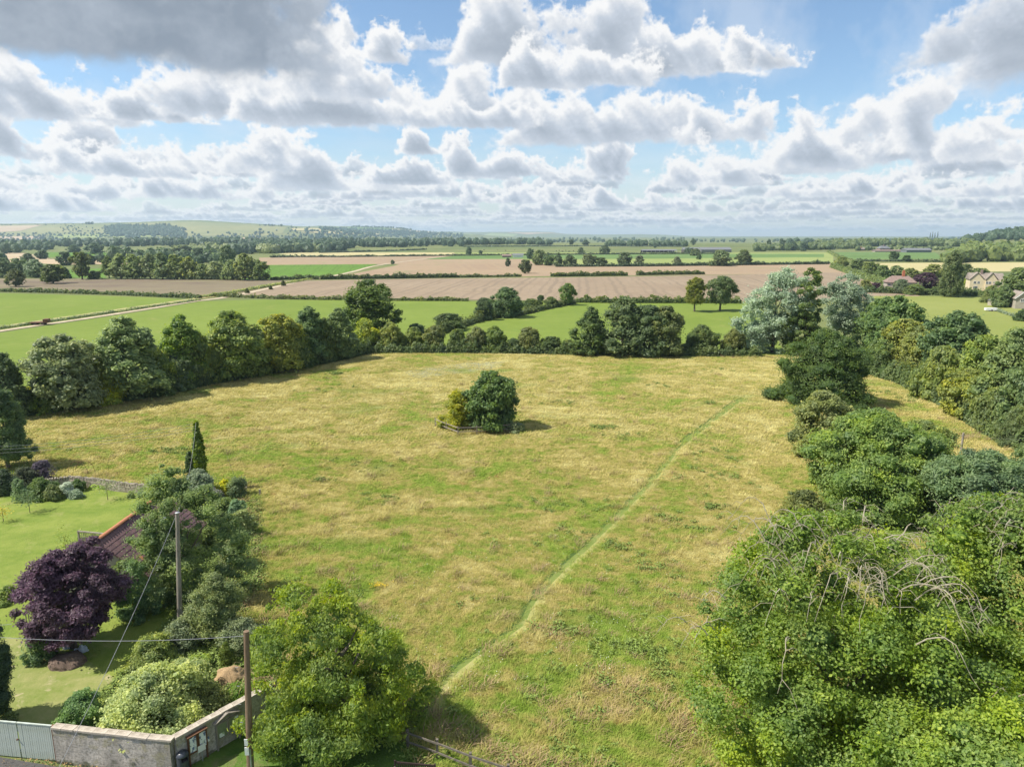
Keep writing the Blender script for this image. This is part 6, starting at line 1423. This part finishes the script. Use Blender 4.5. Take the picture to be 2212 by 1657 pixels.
# tree guards left of the plum
for x, yb, yt, lb in [(60, 1362, 1318, 'left stake of the pair left of the plum tree'), (66, 1364, 1325, 'right stake of the pair left of the plum tree'), (28, 1348, 1328, 'leaning pale stake at the left edge of the lawn')]:
    g0 = P(x, yb); H = max(.4, height_at(g0, yt)); setp(MB().tube([(0, 0, 0), (.25 if x == 28 else .02, 0, H)], .03, 6).build('stake', M_STRAW if x == 28 else M_GREYWOOD, None, g0), lb, 'stake')
# heaps and sacks
lump('compost_heap', P(145, 1436), 1.05, .8, .55, M_MULCH, 'brown compost heap below the plum tree', 'heap', 3)
lump('straw_heap', P(497, 1473), .85, .7, .75, M_STRAW, 'orange brown heap of old straw left of the brown pole', 'heap', 8)
for i, (x, y, s, lb) in enumerate([(137, 1398, .34, 'white sack, left of three beside the compost heap'), (150, 1402, .32, 'pale grey sack, middle of three beside the compost heap'), (176, 1411, .34, 'crumpled blue white sack at the right of the compost heap')]):
    lump('sack', P(x, y), s, s * .8, s * 1.1, M_PLASTIC, lb, 'sack', 20 + i, .3)
# fallen branches near the wall end
tb = P(560, 1500, .6); mb = MB(); g = random.Random(77)
for i in range(46):
    a = g.uniform(-2.6, -.2); l = g.uniform(.6, 1.5); b = Vector((g.uniform(-.5, .5), g.uniform(-.3, .5), g.uniform(.3, 1.2)))
    mb.tube([b, b + Vector((math.cos(a) * l * .5, math.sin(a) * l * .5, .25 * l)), b + Vector((math.cos(a) * l, math.sin(a) * l, -.1 * l))], [.016, .012, .005], 4)
setp(mb.build('cut_branches', M_STRAW, None, Vector((tb.x, tb.y, 0)) + Vector((0, 0, .9))), 'dry pale twigs hanging over the wall behind the brown pole', 'branches')
# farm machine on the track verge (left)
g0 = P(88, 702); t = empty('farm_implement', g0, .25); setp(t, 'rusty flat farm implement parked on the grassy bank at the left', 'farm implement')
MB().box((-2.2, -1.0, .55), (2.0, 1.0, .75)).build('bed', M_RUSTW, t); MB().box((.9, -1.0, .752), (2.0, 1.0, 1.5)).build('headboard', M_RUSTW, t)
for sx in (-.9, .8):
    for sy in (-.9, .9): MB().tube([(sx, sy - .12, .35), (sx, sy + .12, .35)], .35, 12).build('wheel', M_BARND, t)
MB().bar((-2.2, 0, .6), (-3.6, 0, .35), .14).build('drawbar', M_RUSTW, t)
# yellow flowers
rng = np.random.default_rng(2); g0 = P(819, 1272); C = rng.normal(size=(90, 3)) * [.30, .16, .03] + [0, 0, .32]
M_YEL = plain('yellow_petal', (.75, .55, .03), (.62, .42, .02), 5, .7, 0, .001)
V, F = leaves(C, unit(rng.normal(size=(90, 3)) * .4 + [0, 0, 1]), np.full(90, .035), rng, .9); setp(inst('ragwort', mesh_np('ragwort', V, F, [M_YEL]), None, g0), 'patch of yellow ragwort flowers in the middle of the meadow', 'flowers')
# leaf litter and daisies
rng = np.random.default_rng(12); C = []
for i in range(900):
    q = P(rng.uniform(400, 960), rng.uniform(1585, 1660)); C.append((q.x, q.y, .06))
for i in range(900):
    q = P(rng.uniform(-20, 330), rng.uniform(1642, 1690)); C.append((q.x, q.y, .12))
C = np.array(C); V, F = leaves(C, unit(rng.normal(size=C.shape) * .5 + [0, 0, 1]), np.full(len(C), .045), rng, .7)
M_LIT = plain('fallen_leaf', (.42, .30, .12), (.24, .13, .06), 1.5, .8, 0, .001, world=True)
setp(inst('fallen_leaves', mesh_np('fallen_leaves', V, F, [M_LIT])), 'scattered fallen leaves on the verge and the road', kind='stuff')
VT = [blade_tuft('verge_tuft', 90 + i, 18, .13, .22, .010) for i in range(3)]
for me in VT: me.materials[0] = G_VERGE
VP = []
g = random.Random(9)
for i in range(26000):
    x, y = g.uniform(380, 1130), g.uniform(1500, 1720); q = P(x, y)
    if (A2 - A1).cross(q - A1).z < -.3 and (fpts[-1] - fpts[0]).cross(q - fpts[0]).z < -.1: VP.append((q.x, q.y, .03))
scatter('verge_tufts', 'short tufts of grass on the verge', VP, [g.uniform(.6, 1.5) for _ in VP], [g.uniform(-3, 3) for _ in VP], VT)
# ---------------------------------------------------------------- houses
def window(t, x, y, z, w, h, nrm, bars=2):
    """casement on a wall whose outward normal is nrm ('-y' or '-x'); a part with its pane and bars"""
    rz = 0 if nrm == '-y' else -math.pi / 2
    f = MB(); e = .08
    f.box((-w / 2, -.06, 0), (w / 2, .02, e)); f.box((-w / 2, -.06, h - e), (w / 2, .02, h)); f.box((-w / 2, -.06, e), (-w / 2 + e, .02, h - e)); f.box((w / 2 - e, -.06, e), (w / 2, .02, h - e))
    for k in range(1, bars): xx = -w / 2 + w * k / bars; f.box((xx - .035, -.055, e), (xx + .035, .015, h - e))
    wo = f.build('window', M_WHITE, t, (x, y, z), (0, 0, rz)); MB().box((-w / 2 + e, -.02, e), (w / 2 - e, -.008, h - e)).build('pane', M_GLASS, wo); return wo
def prism_roof(mb, x0, x1, y0, y1, ze, zr, axis='x', ov=.35, hip=0.):
    if axis == 'x': V = [(x0 - ov, y0 - ov, ze), (x1 + ov, y0 - ov, ze), (x1 + ov, y1 + ov, ze), (x0 - ov, y1 + ov, ze), (x0 - ov + hip, (y0 + y1) / 2, zr), (x1 + ov - hip, (y0 + y1) / 2, zr)]; F = [(0, 3, 2, 1), (0, 1, 5, 4), (2, 3, 4, 5), (0, 4, 3), (1, 2, 5)]
    else: V = [(x0 - ov, y0 - ov, ze), (x1 + ov, y0 - ov, ze), (x1 + ov, y1 + ov, ze), (x0 - ov, y1 + ov, ze), ((x0 + x1) / 2, y0 - ov + hip, zr), ((x0 + x1) / 2, y1 + ov - hip, zr)]; F = [(0, 3, 2, 1), (0, 4, 5, 3), (1, 2, 5, 4), (0, 1, 4), (3, 5, 2)]
    return mb.add(V, F)
def gable_fill(mb, x0, x1, y0, y1, ze, zr):
    return mb.add([(x0, y0, ze), (x1, y0, ze), ((x0 + x1) / 2, y0, zr), (x0, y1, ze), (x1, y1, ze), ((x0 + x1) / 2, y1, zr)], [(0, 1, 2), (5, 4, 3), (0, 2, 5, 3), (2, 1, 4, 5), (0, 3, 4, 1)])
# gabled cream house
g0 = P(2129, 629); k = depth(g0) / FPX; t = empty('stone_house', g0, -.38); setp(t, 'cream stone house with two front gables and a chimney', 'house')
MB().box((-31 * k, 0, 0), (-3 * k, 8, 4.6)).build('wall', M_COTSWOLD, t); MB().box((-2.9 * k, -.8, 0), (31 * k, 8, 4.6)).build('wall', M_COTSWOLD, t)
rf = prism_roof(MB(), -31 * k, 31 * k, 1.2, 8, 4.7, 7.3, 'x', .4).build('roof', M_SLATE, t)
for x0, x1, y0 in ((-31 * k, -5 * k, -.0), (-2.5 * k, 19 * k, -.8)):
    gable_fill(MB(), x0 + .1, x1 - .1, y0 + .0, y0 + .3, 4.602, 7.3).build('gable', M_COTSWOLD, t)
    m_ = (x0 + x1) / 2; mb = MB()
    for s in (-1, 1):
        a, b = Vector((m_, y0 - .25, 7.55)), Vector((m_ + s * ((x1 - x0) / 2 + .3), y0 - .25, 4.55)); nn = Vector((0, 0, .16)); V = [a, b, b + nn, a + nn]; V += [v + Vector((0, 4.6, 0)) for v in V]
        mb.add(V, [(0, 1, 2, 3), (7, 6, 5, 4), (0, 4, 5, 1), (1, 5, 6, 2), (2, 6, 7, 3), (3, 7, 4, 0)])
    mb.build('gable_roof', M_SLATE, t)
MB().box((-9 * k, 3.8, 6.6), (-5 * k, 4.7, 8.6)).build('chimney', M_PINKROOF, rf)
for x, y, z, w, h, b in [(-22 * k, 0, 2.9, 1.0, 1.1, 2), (-15 * k, 0, 2.9, .9, 1.1, 2), (0 * k, -.8, 2.9, .9, 1.1, 2), (5 * k, -.8, 2.9, .9, 1.1, 2), (-20 * k, 0, .7, 1.6, 1.3, 3), (2 * k, -.8, .7, 1.4, 1.2, 3), (13 * k, -.8, 2.9, .9, 1.1, 2), (25 * k, -.8, 2.8, 1.0, 1.1, 2)]: window(t, x, y, z, w, h, '-y', b)
gable_fill(MB().box((9 * k, -2.6, 0), (20 * k, -.81, 2.2)), 9 * k, 20 * k, -2.6, -.81, 2.201, 3.7).build('porch', M_COTSWOLD, t)
prism_roof(MB(), 9 * k, 20 * k, -2.6, -.82, 2.3, 3.95, 'y', .15).build('porch_roof', M_SLATE, t); MB().box((12.5 * k, -2.65, 0), (16.5 * k, -2.605, 1.9)).build('door', M_BARND, t)
# red chimney house
g0 = P(1943, 630); k = depth(g0) / FPX; t = empty('cottage', g0, -.30); setp(t, 'cottage with pinkish hipped roof and tall red brick chimney', 'house')
MB().box((-26 * k, 0, 0), (30 * k, 7, 3.7)).build('wall', M_GREYSTONE, t); MB().box((-10 * k, -1.6, 0), (2 * k, -.01, 3.2)).build('porch', M_COTSWOLD, t)
rf = prism_roof(MB(), -26 * k, 30 * k, 0, 7, 3.72, 6.3, 'x', .5, 2.8).build('roof', M_PINKROOF, t); prism_roof(MB(), -10 * k, 2 * k, -1.6, .6, 3.21, 4.4, 'y', .2).build('porch_roof', M_PINKROOF, t)
c_ = MB().box((5.5 * k, 3.0, 5.6), (10.5 * k, 4.0, 8.1)).build('chimney', M_BRICK, rf)
for x in (6.9, 9.1): MB().tube([(x * k, 3.5, 8.102), (x * k, 3.5, 8.6)], .17, 8).build('chimney_pot', M_BRICK, rf)
for x, z, w, h in [(-21, 2.2, 1.0, 1.1), (-14, 2.2, .9, 1.1), (8, 2.2, 1.0, 1.1), (18, 2.2, 1.0, 1.1), (-19, .5, 1.3, 1.1)]: window(t, x * k, 0, z, w, h, '-y', 2)
MB().box((-8 * k, -3.6, 2.0), (4 * k, -1.62, 2.12)).build('canopy', M_WHITE, t)
# grey gable house at the right edge
g0 = P(2206, 668); k = depth(g0) / FPX; t = empty('stone_house', g0, -.35); setp(t, 'grey stone house end with white bargeboards at the right edge', 'house')
MB().box((-12 * k, 0, 0), (14 * k, 9, 3.2)).build('wall', M_GREYSTONE, t); gable_fill(MB(), -12 * k + .02, 14 * k - .02, 0, .3, 3.202, 5.0).build('gable', M_GREYSTONE, t)
rf = MB()
for s in (-1, 1):
    a, b = Vector((1 * k, -.3, 5.25)), Vector((1 * k + s * (13 * k + .4), -.3, 3.1)); nn = Vector((0, 0, .14)); V = [a, b, b + nn, a + nn]; V += [v + Vector((0, 9.6, 0)) for v in V]
    rf.add(V, [(0, 1, 2, 3), (7, 6, 5, 4), (0, 4, 5, 1), (1, 5, 6, 2), (2, 6, 7, 3), (3, 7, 4, 0)]); MB().bar(a + Vector((0, -.04, .04)), b + Vector((0, -.04, .04)), .04, .22).build('bargeboard', M_WHITE, t)
rf.build('roof', M_SLATE, t); window(t, 1 * k, 0, 2.2, 1.3, 1.0, '-y', 3)
g0 = P(2146, 660); t = empty('garden_shed', g0, .2); setp(t, 'small pale garden shed at the edge of the mown pasture', 'shed')
MB().box((-1.4, -1, 0), (1.4, 1, 1.6)).build('wall', M_GREYSTONE, t); prism_roof(MB(), -1.4, 1.4, -1, 1, 1.62, 2.3, 'x', .2).build('roof', M_BARN, t)
g0 = P(2140, 673); t = empty('parked_trailer', g0, -.2); setp(t, 'low white covered trailer below the garden shed', 'trailer')
MB().box((-1.6, -.7, .35), (1.6, .7, 1.05)).build('body', M_WHITE, t)
for s in (-1, 1): MB().tube([(0, s * .72, .3), (0, s * .86, .3)], .3, 10).build('wheel', M_BARND, t)
hedge('pale fence line and scrub below the garden shed', [(2150, 672), (2180, 682), (2230, 696)], .9, .8, (.14, .16, .10), .2, 84, 'scrub_line', 2, 'scrub')
# ---------------------------------------------------------------- far farm buildings
def barn(x0, x1, yb, ytop, dep_m, label, wallm, roofm, open_front=False, rz=0., name='barn', frac=.55):
    a, b = P(x0, yb), P(x1, yb); c = (a + b) / 2; w = (b - a).length / 2; H = height_at(c, ytop); t = empty(name, c, rz); setp(t, label, 'barn'); he = H * frac
    if open_front:
        MB().box((-w, dep_m - .3, 0), (w, dep_m, he)).build('back_wall', wallm, t)
        for i in range(9): MB().box((-w + i * (2 * w - .4) / 8, 0, 0), (-w + i * (2 * w - .4) / 8 + .4, .4, he)).build('post', M_WHITE, t)
    else: MB().box((-w, 0, 0), (w, dep_m, he)).build('wall', wallm, t)
    prism_roof(MB(), -w, w, 0, dep_m, he + .02, H, 'x', .6).build('roof', roofm, t); return t
barn(1388, 1462, 546, 539, 16, 'long dark open fronted cattle shed beyond the crop strip', M_BARND, M_BARN, True, frac=.6)
barn(1515, 1580, 546, 534.5, 22, 'long pale grey barn beside the dark trees', M_BARN, M_BARN)
barn(1478, 1512, 547, 535, 18, 'darker barn at the left end of the long grey one', M_BARND, M_BARN)
barn(1958, 2012, 546, 536.5, 16, 'grey roofed barn right of the far farmhouse', M_BARN, M_BARN)
barn(1890, 1950, 545, 540, 10, 'low pinkish farm range in front of the far farmhouse', M_GREYSTONE, M_PINKROOF, name='farm_range')
barn(1448, 1470, 560, 553, 6, 'small white shed', M_WHITE, M_WHITE) if False else None
barn(1108, 1130, 556.5, 548, 7, 'small white farm shed by the pale trees in the cattle pasture', M_WHITE, M_BARN, name='shed')
barn(1085, 1104, 556.5, 550, 6, 'small brownish shed left of the white one', M_PINKROOF, M_PINKROOF, name='shed')
barn(55, 84, 535, 526, 14, 'far white farm building among dark trees at the left', M_WHITE, M_BARN, name='farm_building')
g0 = P(1912, 544); t = empty('farmhouse', g0, .1); setp(t, 'far farmhouse with steep pale roof and dormers', 'house'); H = height_at(g0, 530)
k = depth(g0) / FPX
MB().box((-12 * k, 0, 0), (12 * k, 10, H * .5)).build('wall', M_PINKROOF, t); rf = prism_roof(MB(), -12 * k, 12 * k, 0, 10, H * .5 + .02, H * .92, 'x', .5, 5).build('roof', M_BARN, t); MB().box((-1, 4, H * .8), (1, 5.4, H * 1.08)).build('chimney', M_PINKROOF, rf)
for x in (-7, 0, 7): window(t, x * k, 0, 1.5, 2.0, 1.8, '-y', 2)
g0 = P(1862, 543); t = empty('cottage', g0, 0); setp(t, 'tiny far cottage with pinkish walls left of the farmhouse', 'house'); H = height_at(g0, 534)
MB().box((-7 * k, 0, 0), (7 * k, 8, H * .5)).build('wall', M_PINKROOF, t); rf = prism_roof(MB(), -7 * k, 7 * k, 0, 8, H * .5 + .02, H * .85, 'x', .4).build('roof', M_SLATE, t); MB().box((-.8, 3, H * .7), (.6, 4, H * 1.05)).build('chimney', M_BRICK, rf)
# ---------------------------------------------------------------- cows
def cow_mesh():
    mb = MB(); mb.tube([(-1.0, 0, 1.0), (-.85, 0, 1.05), (0, 0, 1.0), (.75, 0, 1.08), (.95, 0, 1.1)], [.15, .38, .42, .36, .18], 8)
    mb.tube([(.85, 0, 1.15), (1.25, 0, 1.3), (1.6, 0, 1.1)], [.22, .17, .10], 7)
    for x in (-.75, .65):
        for y in (-.22, .22): mb.tube([(x, y, .95), (x + .03, y, .5), (x, y, 0)], [.14, .09, .07], 5)
    mb.tube([(-1.02, 0, 1.15), (-1.12, 0, .6)], [.05, .03], 4); return mb.mesh('cow', M_COW)
cm = cow_mesh(); g = random.Random(6)
cows = [(1372, 551, 'dark cow farthest left of the herd below the double tree'), (1382, 550, 'dark cow standing second from the left of the herd'), (1394, 552, 'dark cow lowest in the left half of the herd'), (1405, 550, 'dark cow in the middle of the herd'), (1416, 552, 'dark cow right of the middle of the herd'), (1432, 551, 'dark cow farthest right of the herd'),
        (1046, 549, 'dark cow alone just right of the small pasture bush'), (1075, 549, 'dark cow left of a pair under the far hedge'), (1092, 550, 'dark cow right of a pair under the far hedge'), (1112, 549, 'dark cow nearest the small white shed')]
for i, (x, y, lb) in enumerate(cows):
    o = inst('cow', cm, None, P(1185 + (x - 1345) * .62 if x > 1300 else x, y - 7), (0, 0, g.uniform(0, 6.28)), (1.2, 1.2, 1.2)); setp(o, lb, 'cow', 'cows grazing in the far pasture')
# tiny white marks on the chalk hill
o = MB().box((-9, -4, 0), (9, 4, 1.2)).build('chalk_pit', M_WHITE, None, Q(529, 485) + Vector((0, 0, 2.2))); setp(o, 'small white chalk scar near the top of the downs', 'chalk scar')
# ---------------------------------------------------------------- haze
def make_haze():
    m = bpy.data.materials.new('haze'); m.use_nodes = True; nt = m.node_tree; nt.nodes.clear()
    v = N(nt, 'ShaderNodeVolumePrincipled', inp={'Color': (.66, .86, 1.0, 1), 'Density': HAZE, 'Anisotropy': .2})
    o = N(nt, 'ShaderNodeOutputMaterial'); nt.links.new(v.outputs[0], o.inputs['Volume'])
    mb = MB(); mb.box((-14500, -3000, -1.0), (14500, 14500, 175)); ob = mb.build('haze', m); setp(ob, 'thin blue summer haze over the plain', kind='stuff')
HAZE = 0.95e-4
make_haze()
